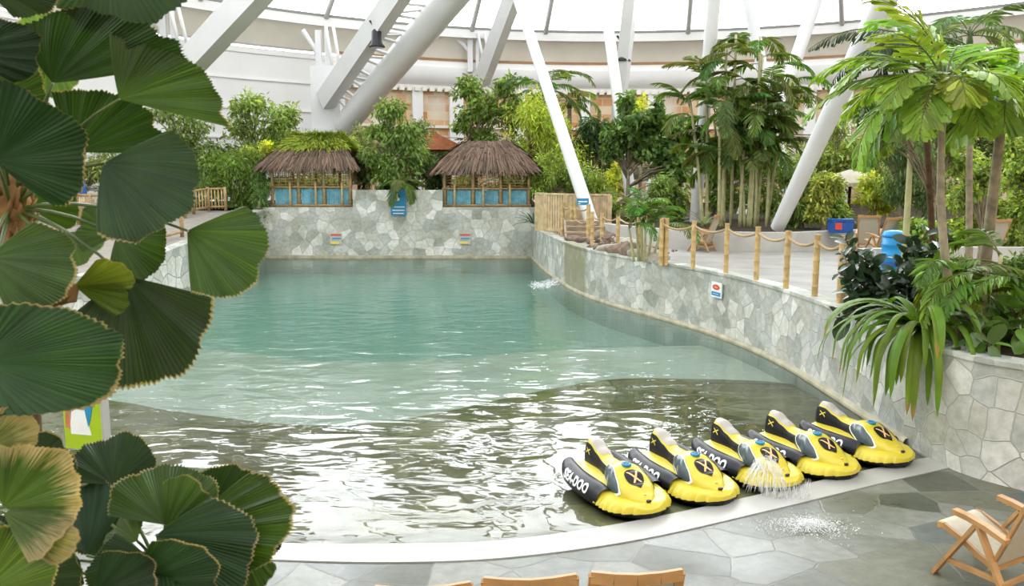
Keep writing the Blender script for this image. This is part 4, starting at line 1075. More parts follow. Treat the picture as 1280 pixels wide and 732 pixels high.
def frond_mesh(base, az, elev, L, droop, npair, ll, lw, lang=55, hang=.5, rr=.012, col=(.2,.3,.035), var=.18, wedge=False, seed=0, bare=.18, rise=.0, rib=None):
    """feather-leaf frond: rachis and leaflets in ONE mesh"""
    r = np.random.default_rng(seed); n = 22; pts = []; d0 = Vector((math.cos(az)*math.cos(elev), math.sin(az)*math.cos(elev), math.sin(elev))); hz = Vector((math.cos(az), math.sin(az), 0))
    e = elev; p = Vector(base); pts.append(p.copy())
    for i in range(n):
        e -= droop/n*(1+.8*i/n); p = p+Vector((math.cos(az)*math.cos(e), math.sin(az)*math.cos(e), math.sin(e)))*(L/n); pts.append(p.copy())
    P = np.array(pts); T = np.gradient(P,axis=0); T /= np.linalg.norm(T,axis=1,keepdims=True)
    side = np.array((-math.sin(az), math.cos(az), 0.0)); up = np.cross(T, side); up *= np.sign(up[:,2:3]+1e-9)
    f = np.linspace(bare,.985,npair); Vs=[];Fs=[];Cs=[];k=0
    for s in (-1,1):
        idx = f*n; i0 = np.minimum(idx.astype(int),n-1); w = (idx-i0)[:,None]
        pp = P[i0]*(1-w)+P[i0+1]*w; tt = T[i0]; uu = up[i0]
        a = np.radians(lang)*(1-.45*f)[:,None]
        D = tt*np.cos(a)+side*s*np.sin(a)+uu*rise+r.normal(0,.07,(npair,3)); D[:,2] -= hang*.35
        prof = np.sin(np.clip(.18+f*.82,0,1)*PI)**.55
        l = ll*prof*np.exp(r.normal(0,.08,npair)); N = uu+r.normal(0,.15,(npair,3))
        if not wedge:
            V, F = leaf_batch(pp, D, N, l, lw*(.6+.4*prof), .18, hang*.35); per = 6
        else:
            D /= np.linalg.norm(D,axis=1,keepdims=True); X = np.cross(D,N); X /= np.linalg.norm(X,axis=1,keepdims=True); Nn = np.cross(X,D); l = l[:,None]; wd = (lw*(.6+.5*prof))[:,None]
            j = r.uniform(.82,1.02,(npair,4)); pl = Nn*wd*.16
            q = [pp-X*wd*.10, pp+X*wd*.10, pp+D*l*.5+X*wd*.36+pl-Nn*l*hang*.10, pp+D*l*j[:,0:1]*.92+X*wd*.62+pl-Nn*l*hang*.3, pp+D*l*j[:,1:2]+X*wd*.22-Nn*l*hang*.36, pp+D*l*j[:,2:3]*1.03-X*wd*.22-Nn*l*hang*.36, pp+D*l*j[:,3:4]*.90-X*wd*.6+pl-Nn*l*hang*.3, pp+D*l*.5-X*wd*.36+pl-Nn*l*hang*.10, pp+D*l*.52-Nn*l*hang*.08]
            V = np.stack(q,1).reshape(-1,3); per = 9; i = np.arange(npair)[:,None]*9
            F = np.concatenate([i+np.array([[0,1,2,8]]), i+np.array([[8,2,3,4]]), i+np.array([[8,4,5,6]]), i+np.array([[7,0,8,6]])],0)
        Vs.append(V); Fs.append(F+k); k += len(V); Cs.append(leaf_cols(npair,col,var,r,.08,per))
    # rachis as a thin four-sided rod
    m = n+1; rad = rr*np.linspace(1.3,.3,m)[:,None]; sd = np.tile(side,(m,1))
    ringv = [P+sd*rad, P+up*rad, P-sd*rad, P-up*rad]; V = np.stack(ringv,1).reshape(-1,3)
    F = []
    for i in range(n):
        for j in range(4): F.append((i*4+j,i*4+(j+1)%4,(i+1)*4+(j+1)%4,(i+1)*4+j))
    Vs.append(V); Fs.append(np.array(F)+k); Cs.append(np.tile(np.array(rib or (.16,.18,.06)),(len(V),1)))
    return np.concatenate(Vs), np.concatenate(Fs), np.concatenate(Cs)
def add_frond(parent, base, name='frond', mat='leaf', **kw):
    V, F, C = frond_mesh(base, **kw); return np_mesh(name, V, F, M[mat], parent, C)
def palm(name, label, base, crown, nf, L, col, trunk_r=.08, bark='trunk', seed=0, elev=(-.2,1.2), droop=1.3, npair=26, ll=.35, lw=.045, wedge=False, hang=.5, mat='leaf', cat='palm', ringed=True, azs=None, bend=(0,0), rr=.012, group=None, var=.18, bare=.18, stems=None):
    base = Vector(base); crown = Vector(crown); t = thing(name, base, label, cat, group); c = crown-base; r = random.Random(seed)
    mb = MB(); pts = []; rad = []; n = 40 if ringed else 10
    for i in range(n+1):
        f = i/n; q = c*f+Vector((bend[0],bend[1],0))*math.sin(f*PI); pts.append(q); rad.append(trunk_r*(1.25-.45*f)*(1+(.07 if ringed and i%2 else 0)))
    mb.tube(pts, rad, 10); mb.build('trunk', M[bark], t, smooth=True)
    mb = MB(); tl = (pts[-1]-pts[-3]).normalized(); mb.tube([c-tl*.25, c, c+tl*.3], [trunk_r*.95,trunk_r*1.1,trunk_r*.4], 9); mb.build('crownshaft', M['petiole'], t, smooth=True)
    for i in range(len(azs) if azs else nf):
        if azs: az, el, Lf = azs[i]
        else: az = 2*PI*i/nf*2.4+r.uniform(-.3,.3); el = elev[0]+(elev[1]-elev[0])*((i+.5)/nf)+r.uniform(-.1,.1); Lf = L*r.uniform(.85,1.1)
        add_frond(t, c+tl*.12, mat=mat, az=az, elev=el, L=Lf, droop=droop*r.uniform(.8,1.2), npair=npair, ll=ll, lw=lw, col=tuple(x*r.uniform(.85,1.2) for x in col), wedge=wedge, hang=hang, seed=seed*100+i, rr=rr, var=var, bare=bare)
    return t
def clump(name, label, cat, centre, stems, L, col, seed=0, npair=20, ll=.4, lw=.05, hang=.5, nf=3, spread=.5, cane='cane', elev=(.3,1.1), droop=1.3, mat='leaf', cr=.03, group=None, wedge=False, cheight=None, var=.2):
    """many-caned palm: each cane a part, each frond a part"""
    b = Vector(centre); t = thing(name, b, label, cat, group); r = random.Random(seed); k = 0
    for (dx, dy, h, lx, ly) in stems:
        p0 = Vector((dx,dy,0)); p1 = Vector((dx+lx,dy+ly,h)); mb = MB(); n = 14
        pts = []; rad = []
        for i in range(n+1): f = i/n; pts.append(p0.lerp(p1,f)+Vector((lx,ly,0))*(f*f-f)*.4); rad.append(cr*(1.15-.4*f)*(1.12 if i%2 else 1))
        mb.tube(pts, rad, 7); mb.build('cane', M[cane], t, smooth=True)
        for q in range(nf):
            az = math.atan2(ly,lx)+r.uniform(-1.9,1.9) if q else r.uniform(0,2*PI); f = 1-.055*q-.02*r.random()
            base = p0.lerp(p1,f); k += 1
            add_frond(t, base, mat=mat, az=az+2*PI*q/nf, elev=r.uniform(*elev)+(.25 if q < 3 else -.15), L=L*r.uniform(.85,1.15)*(1.15 if q < 4 else .85), droop=droop*r.uniform(.8,1.25), npair=npair, ll=ll, lw=lw, col=tuple(x*r.uniform(.75,1.3) for x in col), hang=hang, seed=seed*1000+k, wedge=wedge, var=var)
    return t
def strap_plant(name, label, base, blades, cat='plant', col=(.2,.3,.035), seed=0, part='strap_leaf', mat='leaf'):
    """blades: (azimuth, elevation, length, width, droop)"""
    b = Vector(base); t = thing(name, b, label, cat)
    for i, (az, el, L, w, dr) in enumerate(blades):
        r = random.Random(seed*97+i); n = 14; e = el; p = Vector((.05*math.cos(az),.05*math.sin(az),.05)); rows = []; side = Vector((-math.sin(az),math.cos(az),0)); V=[];F=[]
        for k in range(n+1):
            f = k/n; ww = w*min(1,.45+2.2*f)*max(0,1-f**3.5)**.6+.001
            d = Vector((math.cos(az)*math.cos(e),math.sin(az)*math.cos(e),math.sin(e))); nrm = side.cross(d)
            V += [p-side*ww/2+nrm*ww*.18, p+Vector((0,0,0)), p+side*ww/2+nrm*ww*.18]
            p = p+d*(L/n); e = max(-1.5, e-dr/n*(1+1.0*f))
        for k in range(n): F += [(k*3,k*3+1,k*3+4,k*3+3),(k*3+1,k*3+2,k*3+5,k*3+4)]
        c = np.array(col)*r.uniform(.7,1.35)*np.array((r.uniform(.8,1.25),1,1)); C = np.tile(c,(len(V),1)); tipn = 6
        if r.random() < .18: C[-tipn:] = (.30,.20,.06)
        np_mesh(part, np.array([tuple(v) for v in V]), F, M[mat], t, C, smooth=True)
    return t
def fan_leaf(parent, hub, tip, face=None, half=95, roll=0.0, col=(.02,.05,.012), fold=.25, droop=.25, pleats=42, seed=0, wob=.055, wide=1.0, pet=None, name='fan_leaf', dry=0, petr=.0065):
    """pleated round fan leaf. hub, tip world points; half = half the angular span"""
    r = np.random.default_rng(seed); hub = Vector(hub); tip = Vector(tip); a = tip-hub; R = a.length; a.normalize()
    view = (Vector((0,0,HC))-hub).normalized(); n0 = view-a*view.dot(a); n0.normalize(); b = a.cross(n0).normalized()
    n = (n0*math.cos(roll)+b*math.sin(roll)); b = a.cross(n).normalized()
    na = pleats*4+1; nr = 9; V=[];C=[];UV=[]
    H0, H1 = (half if isinstance(half, tuple) else (-half, half)); H0 = math.radians(H0); H1 = math.radians(H1); H = max(abs(H0), abs(H1))
    ph = r.random()*6; pa = .006*r.uniform(.7,1.2); nb = 2*r.integers(4,7)+1; ba = .030*r.uniform(.6,1.3); o1, o2 = r.random()*6, r.random()*6
    for i in range(na):
        th = H0+(H1-H0)*i/(na-1); fr = i/(na-1); q = (i%4)/4; saw = 1-abs(2*q-1); tri = saw*2-1
        env = 1-.16*(abs(th)/max(H,.01))**3+.04*math.sin(3*th+ph)+.03*math.sin(7*th+o1)-.03*max(0,math.sin(11*th+o2))**3; notch = (1-.034*(1-saw)-.016*(r.random()))
        cf = math.exp(r.normal(0,.13)) if i%4 == 0 else cf
        for k in range(nr):
            f = .02+.98*k/(nr-1); rad = R*f*env*(notch if k == nr-1 else 1)
            x, y = math.cos(th)*rad, math.sin(th)*rad*wide
            bt = abs((fr*nb) % 2 -1)*2-1
            z = tri*pa*R*f + bt*ba*R*f*(.4+.6*f) + fold*abs(math.sin(th/2))**1.2*rad - droop*R*f*f*(.35+.65*math.cos(th/2)) + wob*R*f*math.sin(2.2*th+ph) + .9*wob*R*f*f*math.sin(4.3*th+2*ph)
            V.append(tuple(hub+a*x+b*y+n*z)); UV.append((fr, f))
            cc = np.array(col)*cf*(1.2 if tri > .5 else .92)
            if dry and f > 1-dry*r.uniform(.2,1.0): cc = cc*.25+np.array((.36,.29,.16))*.75
            C.append(cc)
    F = []
    for i in range(na-1):
        for k in range(nr-1): F.append((i*nr+k,i*nr+k+1,(i+1)*nr+k+1,(i+1)*nr+k))
    V = np.array(V); pl = parent.location; V = V-np.array(pl)
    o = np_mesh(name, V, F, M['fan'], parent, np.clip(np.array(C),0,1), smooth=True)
    ul = o.data.uv_layers.new(name='UVMap'); li = np.array(F).ravel(); ul.data.foreach_set('uv', np.array(UV,dtype=np.float32)[li].ravel())
    if pet is not None:
        p0 = Vector(pet); mid = (p0+hub)/2+Vector((0,0,.12*(hub-p0).length)); mb = MB()
        pts = [p0.lerp(mid,k/5).lerp(mid.lerp(hub,k/5),k/5)-Vector(pl) for k in range(6)]
        mb.tube(pts, [petr*1.2,petr*1.1,petr,petr*.9,petr*.8,petr*.7], 7); mb.build('leaf_stalk', M['petiole'], o, smooth=True).location = (0,0,0)
    return o
#@@PART6
# ------------------------------------------------------------------ trees behind the pool (u, v, ru, rv[, dY]) in view of the far wall
tree('feathery_shrub','bright feathery green shrub mass left of the mossy hut','shrub',37.5,[(292,205,36,30),(268,230,24,26),(318,232,22,28),(305,250,26,18)],5200,.34,.06,(.065,.125,.022),zg=2.24,droop=.55,sub=14)
tree('drooping_shrub','dark green shrub hanging over the end of the back wall by the mossy hut','shrub',36.4,[(326,238,14,24),(331,264,6,22)],1100,.30,.05,(.05,.11,.025),zg=2.24,droop=.9,ry=.5)
tree('leafy_tree','thin pale-leaved tree against the white panels, between the fan palm leaves and the feathery shrub','tree',40,[(232,150,30,24),(225,190,36,32),(248,225,22,30),(212,232,22,26),(200,140,18,14)],3300,.30,.13,(.085,.14,.04),zg=2.24,droop=.5,sub=12,clump=.34)
tree('leafy_tree','open airy tree with light green tips in front of the white panel wall','tree',43,[(318,140,26,22),(352,150,26,26),(375,178,18,16),(335,175,28,16),(300,165,18,18)],2700,.36,.14,(.10,.17,.04),zg=2.24,sub=11,clump=.32,droop=.3)
tree('clipped_bush','larger round yellow-green bush beside the mossy roof','bush',38.5,[(333,186,9,11)],900,.16,.09,LIME,zg=2.24,sub=16,droop=.1)
tree('clipped_bush','smaller round yellow-green bush left of the mossy roof','bush',38.8,[(311,189,11,8)],700,.16,.09,(.2,.27,.035),zg=2.24,sub=14,droop=.1)
tree('ficus_tree','leafy tree growing on the raised middle of the back wall above the blue sign','tree',37.6,[(488,140,20,22),(500,170,26,22),(480,200,30,26),(515,195,22,20),(496,225,34,14),(470,165,16,12)],3900,.36,.12,(.07,.13,.03),zg=2.98,sub=11,droop=.65)
tree('leafy_bush','dark bush between the leafy tree on the middle wall and the bare thatched hut','bush',38.6,[(536,212,18,22),(545,226,14,12),(452,215,14,22)],1900,.28,.09,(.05,.10,.028),zg=2.24,sub=10)
tree('leafy_bush','bushes seen through the lattice of the mossy hut','bush',42.0,[(360,232,26,20),(405,232,26,20)],2200,.3,.10,(.12,.17,.035),zg=2.24,sub=9)
tree('leafy_bush','bushes seen through the lattice of the bare thatched hut','bush',42.0,[(580,235,26,18),(635,235,28,20)],2200,.3,.10,(.11,.16,.035),zg=2.24,sub=9)
tree('leafy_bush','grey-green bush behind the raised middle of the back wall','bush',40.5,[(450,180,14,24),(525,170,18,22)],1300,.3,.1,(.11,.16,.06),zg=2.24,sub=8)
tree('branchy_tree','branching tree with open leaf tufts behind the brown thatched hut','tree',43,[(590,112,22,16),(612,135,26,20),(632,108,16,14),(580,150,18,16),(640,140,18,22),(602,172,24,12)],2700,.40,.17,(.075,.135,.028),zg=2.24,sub=9,clump=.3,droop=.35)
tree('bamboo_thicket','tall yellow-green bamboo-like thicket left of the long slender strut','thicket',41,[(662,140,26,34),(690,165,30,36),(655,190,24,30),(705,205,28,30),(680,225,34,20)],6200,.46,.07,(.17,.25,.035),zg=1.9,droop=.6,sub=14)
tree('bamboo_thicket','soft mid-green thicket right behind the wooden slat fence','thicket',37,[(690,215,24,26),(720,222,26,26),(672,228,14,24),(752,235,20,20)],4600,.30,.07,(.11,.18,.032),zg=1.9,droop=.5,sub=13)
tree('dark_palm_thicket','dark drooping foliage between the two white struts','thicket',42,[(742,160,24,16),(735,180,20,16),(760,165,16,18)],1700,.62,.10,(.030,.065,.020),zg=1.9,droop=.8,sub=10)
tree('broadleaf_tree','dark broad-leaved tree with upright leafy heads right of the middle strut','tree',36,[(783,128,9,16),(822,136,9,16),(805,160,32,22),(775,165,22,18),(838,165,24,24),(810,182,34,16),(842,205,18,26),(768,186,16,14)],3600,.42,.24,(.045,.095,.022),zg=1.9,sub=10,droop=.45)
tree('yellow_bush','yellow-green bush glowing behind the dark broad-leaved tree','bush',40,[(798,132,12,14),(758,236,20,20),(772,222,12,16)],1700,.34,.12,(.24,.31,.05),zg=1.9,sub=9)
tree('undergrowth','mixed low green undergrowth at the foot of the dark broad-leaved tree','undergrowth',31.5,[(766,262,14,10),(826,240,20,26),(848,250,14,22),(800,272,22,9),(838,274,16,8)],3200,.34,.09,(.075,.13,.03),zg=1.9,sub=12,droop=.5)
tree('undergrowth','green undergrowth behind the canes of the tall palm clump','undergrowth',33,[(890,205,30,30),(920,190,34,30),(955,200,30,30),(905,245,30,22),(950,250,30,22),(985,215,24,26)],4600,.36,.10,(.065,.125,.025),zg=1.9,sub=12,droop=.4)
tree('bushy_shrub','glossy bushes at the foot of the thick leaning strut','shrub',27,[(1000,262,24,20),(1030,250,24,24),(1012,232,22,18),(1045,268,18,14),(985,272,16,10)],3000,.30,.09,(.085,.15,.03),zg=1.9,sub=12,droop=.4)
tree('flowering_shrub','yellow-green shrub with pale yellow leaves left of the parasol pole','shrub',26,[(1028,243,14,18),(1040,228,16,14),(1022,262,14,12)],1300,.28,.09,(.15,.20,.04),zg=1.9,sub=9)
tree('leafy_tree','light green tree behind the thick leaning strut and the parasol','tree',38,[(1035,190,30,26),(1075,185,28,24),(1010,215,20,20),(1098,215,20,24),(1045,160,20,16)],3400,.38,.11,(.12,.18,.045),zg=1.9,sub=12)
tree('yellow_bush','lime-green bush right of the parasol pole','bush',28.5,[(1090,235,20,20),(1105,250,18,16)],1500,.34,.10,(.21,.29,.04),zg=1.9,sub=9)
tree('hanging_vine_tree','tall dark curtain of hanging vines behind the slim lamp-like palm trunk','tree',27,[(1120,180,26,26),(1150,190,30,30),(1125,225,26,30),(1160,240,26,26),(1095,190,14,20)],5600,.24,.05,(.045,.09,.026),zg=1.9,droop=1.0,sub=16)
tree('leafy_tree','sunlit light green tree filling the gap between the two palm trunks','tree',24,[(1225,215,24,30),(1215,255,26,26),(1245,265,22,22),(1200,285,24,14),(1235,290,24,14)],5200,.22,.10,(.13,.20,.035),zg=1.4,sub=14)
tree('leafy_tree','green tree at the right border of the view behind the grey palm trunk','tree',22.5,[(1275,200,24,36),(1285,260,26,36),(1265,295,22,18),(1330,230,30,40),(1330,285,34,24)],7200,.22,.09,(.10,.165,.03),zg=1.4,sub=14)
tree('leafy_bush','low leafy bushes along the white planter behind the ringed palm trunk','bush',21.5,[(1180,300,26,14),(1150,285,24,16),(1215,302,20,10)],2400,.22,.10,(.08,.15,.028),zg=1.4,sub=12,tr=.03)
tree('leafy_tree','tree behind the fan palms, seen through their gaps at the upper left','tree',37,[(110,150,26,30),(90,195,26,26),(140,205,24,24),(105,215,30,20),(70,160,24,24),(165,210,18,20)],3800,.28,.10,(.10,.15,.045),zg=2.1,sub=13,droop=.5)
tree('leafy_tree','bushes at the far left behind the fan palm trunk and blue board','tree',39,[(60,220,30,26,-5),(20,190,30,30,-7),(150,235,24,16),(200,210,20,34)],2800,.28,.09,(.07,.12,.03),zg=2.1,sub=12,droop=.4)
tree('hedge_row','deep green hedge far behind the deck and the cane palm clump','hedge',50,[(760,190,40,30),(850,200,50,30),(950,200,50,34),(1050,205,50,30),(1140,200,50,40),(1230,200,60,50,-7)],6500,.5,.16,(.05,.09,.025),zg=1.9,sub=16,ry=1.6)
tree('hedge_row','deep green hedge along the foot of the lattice wall behind the huts','hedge',50,[(280,200,50,22,-8),(420,205,30,16),(540,200,30,20),(640,195,40,26),(700,200,40,30)],4200,.5,.16,(.06,.10,.03),zg=2.24,sub=14,ry=1.6)
# palms at the back
palm('feather_palm','feather palm whose crown shows above the thicket left of the slender strut',(A(686,150,44).x,44,1.9),A(681,115,44),9,3.4,(.10,.17,.035),.16,seed=3,npair=22,ll=.85,lw=.08,elev=(.0,1.1))
palm('feather_palm','yellowing feather palm right of the slender strut against the lattice wall',(A(712,150,46).x,46,1.9),A(712,130,46),8,2.4,(.20,.24,.05),.14,seed=4,npair=18,ll=.7,lw=.09,elev=(-.1,1.1))
palm('feather_palm','drooping palm hanging its fronds over the back wall above the blue sign',(A(504,240,36.6).x,37.1,2.98),A(503,230,36.6)+Vector((0,.0,0)),11,1.5,(.12,.17,.03),.07,seed=9,npair=20,ll=.5,lw=.07,elev=(-.5,.9),droop=1.5,ringed=False)
# small palm stems by the deck (areca)
b = GZ(804,326,1.42)
clump('areca_palm','small green areca palm with pale stems at the left end of the rope fence','palm',(b.x,b.y,1.40),[(-.25,0,.9,-.15,0),(-.1,.1,1.1,-.1,.05),(.02,-.08,1.2,.02,0),(.14,.05,1.0,.12,0),(.25,-.02,.8,.2,0),(-.02,.12,1.0,0,.1)],1.15,(.10,.19,.03),seed=21,npair=17,ll=.36,lw=.04,nf=3,cr=.035,elev=(.5,1.25),droop=1.4)
b = GZ(668,300,1.5)
strap_plant('yucca_plant','dark spiky plant squeezed between the back wall and the slat fence',(A(667,283,34.6).x,34.6,1.6),[(2*PI*i/16, .2+.9*((i*7)%16)/16, 1.0, .09, .7) for i in range(16)],col=(.035,.07,.03),seed=5)
strap_plant('spiky_plant','white-variegated spiky plant by the base of the strut behind the deck planter',A(880,276,26.5)-Vector((0,0,.15)),[(2*PI*i/18, .3+.9*((i*5)%18)/18, .8, .07, .9) for i in range(18)],col=(.25,.30,.16),seed=6)
# the tall cane palm clump (centre right)
r = random.Random(12); stems = []
cb = A(930,285,28.0)
for u0, v1, u1 in ((878,118,862),(885,90,882),(893,128,893),(900,52,908),(906,120,912),(914,42,922),(920,105,930),(926,135,918),(932,70,950),(938,48,946),(944,115,955),(948,82,968),(952,130,962),(958,100,985),(910,140,900),(930,140,938)):
    x0 = A(u0,285,28).x-cb.x; p1 = A(u1,v1,28); stems.append((x0, r.uniform(-.6,.6), p1.z-1.9, p1.x-cb.x-x0, r.uniform(-.4,.4)))
clump('cane_palm','tall clump of cane palms with feathery dark crowns behind the rope fence','palm',(cb.x,28,1.9),stems,1.6,(.105,.175,.032),seed=31,npair=22,ll=.54,lw=.06,nf=9,cr=.052,elev=(-.05,1.05),droop=1.1,hang=.5)
# near right planter: palms, rubber plant, strap plant
pb = GZ(1213,434,1.45)
kx = A(1195,180,9.9)
palm('fishtail_palm','bright green wedge-leaved palm on a ringed curved trunk above the planter wall',(pb.x+.05,pb.y+.35,1.44),A(1180,120,10.2),0,2.2,(.19,.32,.030),.046,bark='trunk',seed=41,npair=20,ll=.46,lw=.066,wedge=True,hang=.35,rr=.014,bare=.22,
  azs=[(3.0,.45,1.9),(2.6,.85,1.8),(3.35,.10,1.75),(3.7,.6,1.3),(1.9,1.4,1.9),(3.0,1.45,1.6),(.9,1.2,1.5),(.2,.6,1.3),(4.5,.5,1.0),(5.5,.4,1.0),(3.1,.85,1.5),(.6,.2,1.2),(3.25,-.2,1.5),(2.2,.5,1.5),(4.0,.2,1.3),(.5,.9,1.5),(3.6,1.0,1.5),(5.0,.6,1.1)],bend=(-.12,.0),droop=1.15)
p2 = A(1239,330,12.4)
palm('fishtail_palm','wedge-leaved palm on a smooth grey trunk near the right border',(p2.x,12.6,1.44),A(1254,135,11.6),0,2.0,(.17,.30,.028),.075,bark='trunk',seed=43,npair=16,ll=.60,lw=.095,wedge=True,hang=.5,rr=.016,ringed=False,bare=.25,
  azs=[(3.5,.35,1.4),(4.2,.3,1.1),(5.0,.3,1.1),(2.9,.8,1.6),(1.0,.8,1.6),(.2,.5,1.5),(5.7,.3,1.3),(2.1,1.1,1.7),(.6,1.15,1.6),(3.2,.0,1.1),(3.9,.7,1.4),(2.5,.4,1.3),(4.5,1.0,1.4)],droop=1.1)
p3 = A(1133,300,15.6)
palm('slim_palm','slim straight pale palm trunk rising out of the rubber plant',(p3.x,15.6,1.44),A(1141,140,15.6),8,1.5,(.13,.21,.035),.055,bark='cane',seed=47,npair=16,ll=.5,lw=.10,elev=(-.3,1.1),ringed=False)
# dark fishtail tree with long drooping twice-cut fronds at the top
p4 = A(1178,300,14.5)
palm('dark_fishtail_palm','dark lacy palm with long arching fronds reaching left over the thick strut',(p4.x,14.6,1.44),A(1152,62,13.5),0,2.2,(.035,.068,.024),.05,bark='trunk_dark',seed=51,npair=34,ll=.30,lw=.04,wedge=True,hang=1.0,rr=.016,
  azs=[(3.05,.50,1.9),(3.3,.05,1.7),(3.6,.35,1.3),(2.8,.2,1.6),(3.0,-.25,1.6),(3.15,-.6,1.4),(2.2,.4,1.3),(4.6,.2,1.1),(.3,.4,1.4)],droop=.95,var=.25)
palm('feather_palm','fine feathery pale palm crown at the top right behind the wedge-leaved palms',(A(1215,300,17).x,17,1.44),A(1212,52,17),9,1.7,(.11,.17,.05),.06,seed=57,npair=20,ll=.42,lw=.05,elev=(.0,1.2))
# foliage mass behind the bright palm
tree('leafy_tree','small-leaved green tree directly behind the wedge-leaved palm crowns','tree',15.5,[(1110,165,22,20),(1140,130,26,22),(1185,150,26,24),(1225,130,24,22),(1265,120,22,26),(1085,140,14,16),(1215,85,22,20),(1170,95,22,18),(1250,75,18,18)],5600,.17,.07,(.06,.115,.028),zg=1.44,sub=11,droop=.5,trunk=1165,tr=.03)
tree('leafy_tree','twisted-stem tree in the shade between the ringed trunk and the grey trunk','tree',17.5,[(1195,200,22,18),(1230,225,20,20),(1210,240,16,18)],1500,.17,.08,(.09,.15,.03),zg=1.44,sub=8,trunk=1225,tr=.04)
# rubber plant
def rubber(label, spots, Y, base, n, L, W, col, seed, name='rubber_plant'):
    r = np.random.default_rng(seed); b = Vector(base); t = thing(name, b, label, 'plant')
    for si, (u, v, dY, k) in enumerate(spots):
        tipp = A(u, v, Y+dY)-b; mid = tipp*.5+Vector((0,0,.12)); pts = [Vector((0,0,0)).lerp(mid,q/5).lerp(mid.lerp(tipp,q/5),q/5) for q in range(6)]
        mb = MB(); mb.tube(pts, [.03,.026,.022,.018,.014,.008], 7); br = mb.build('branch', M['trunk_dark'], t, smooth=True)
        ax = (pts[-1]-pts[-3]).normalized(); f = np.linspace(.50,1.0,k); P = np.array([tuple(pts[0].lerp(mid,g).lerp(mid.lerp(tipp,g),g)) for g in f])
        a = np.arange(k)*2.4+r.random()*6; ex = Vector((0,0,1)).cross(ax).normalized(); ey = ax.cross(ex)
        D = np.array([tuple(ax*.35+ex*math.cos(q)+ey*math.sin(q)) for q in a])+r.normal(0,.2,(k,3)); D[:,2] += .15
        N = r.normal(0,.35,(k,3))+np.array([(0,-.35,1)])
        # oval twelve-point leaves
        D /= np.linalg.norm(D,axis=1,keepdims=True); X = np.cross(D,N); X /= np.linalg.norm(X,axis=1,keepdims=True); Nn = np.cross(X,D)
        l = L*np.exp(r.normal(0,.18,k))[:,None]; w = l*W/L; prof = [(.05,.02),(.14,.26),(.32,.45),(.55,.5),(.78,.42),(.92,.22),(1.0,.02)]
        Vl = []
        for (s_, ww) in prof: 
            c = P+D*l*s_-Nn*l*.16*s_*s_
            Vl += [c-X*w*ww+Nn*w*ww*.28, c, c+X*w*ww+Nn*w*ww*.28]
        V = np.stack(Vl,1).reshape(-1,3); m = len(prof)*3; i = np.arange(k)[:,None]*m; F = []
        for q in range(len(prof)-1):
            o = q*3; F += [i+np.array([[o,o+1,o+4,o+3]]), i+np.array([[o+1,o+2,o+5,o+4]])]
        np_mesh('leaf_cluster', V, np.concatenate(F), M['leaf_gloss'], br, leaf_cols(k,col,.28,r,.06,m), smooth=True)
    return t
rb = GZ(1125,400,1.45)
rubber('dark glossy rubber plant spilling over the planter wall at the end of the rope fence',[(1056, 298, 0.4, 15), (1046, 398, -0.3, 14), (1080, 318, 0.2, 17), (1068, 345, 0.1, 17), (1078, 370, 0, 18), (1098, 345, 0.2, 18), (1100, 385, -0.1, 18), (1120, 350, 0.3, 18), (1068, 385, -0.1, 17), (1140, 300, 0.6, 16), (1150, 340, 0.2, 18), (1150, 375, 0, 18), (1130, 390, 0, 18), (1165, 310, 0.4, 17), (1172, 345, 0.2, 18), (1110, 365, -0.2, 18), (1060, 365, 0, 15), (1160, 288, 0.6, 15), (1180, 370, 0.1, 16), (1048, 340, 0.1, 12), (1056, 320, 0.2, 12), (1088, 335, 0.3, 14), (1140, 350, 0.2, 14), (1158, 395, 0, 13), (1180, 330, 0.4, 13), (1185, 300, 0.5, 12), (1105, 400, -0.2, 12)],12.0,(rb.x,12.3,1.44),0,.235,.125,(.028,.058,.026),61)
# strap-leaved plant hanging over the wall
sb = Vector((5.42,10.45,1.5)); rr_ = random.Random(3); bl = []
for i in range(64):
    az = -2.35+rr_.uniform(-1.3,1.3) if i % 4 else rr_.uniform(0,6.28)
    bl.append((az, rr_.uniform(.0,1.15), rr_.uniform(1.05,1.75), rr_.uniform(.08,.13), rr_.uniform(1.6,2.3)))
strap_plant('strap_leaf_plant','bright green strap-leaved plant hanging its long leaves over the stone wall',(sb.x,sb.y,1.50),bl,col=(.12,.21,.016),seed=7)
bl = [(rr_.uniform(0,6.28), rr_.uniform(.5,1.35), rr_.uniform(.6,.95), rr_.uniform(.055,.08), rr_.uniform(1.2,2.2)) for i in range(26)]
strap_plant('strap_leaf_plant','upright strap-leaved plant growing behind the hanging one on the planter',(sb.x+.3,sb.y+.6,1.44),bl,col=(.13,.22,.03),seed=8)
# undergrowth of the right planter
q = GZ(1250,440,1.45)
clump('fern_palm','low feathery palm over the planter at the right border','palm',(q.x+.25,q.y+.75,1.44),[(0,0,.9,-.1,-.05),(.15,.2,1.1,.1,0),(-.2,.2,.8,-.2,0),(.2,-.1,.7,.2,-.1)],1.1,(.13,.22,.03),seed=71,npair=24,ll=.30,lw=.05,nf=4,cr=.03,elev=(.1,.9),droop=1.5)
q2 = GZ(1268,428,1.45)
rubber('broad-leaved green plant at the right border behind the wall coping',[(1262,385,.1,5),(1275,375,.2,6),(1250,400,0,5),(1270,410,-.2,5),(1240,410,0,5),(1278,350,.3,6)],9.6,(q2.x,9.7,1.44),0,.36,.22,(.10,.19,.03),73,name='broadleaf_plant')
rubber('low mid-green plant below the grey palm trunk on the planter',[(1215,425,0,5),(1225,410,0,6),(1205,395,.2,6),(1236,432,-.2,5)],9.4,(GZ(1222,435,1.45).x,9.5,1.44),0,.26,.12,(.08,.15,.03),74,name='broadleaf_plant')
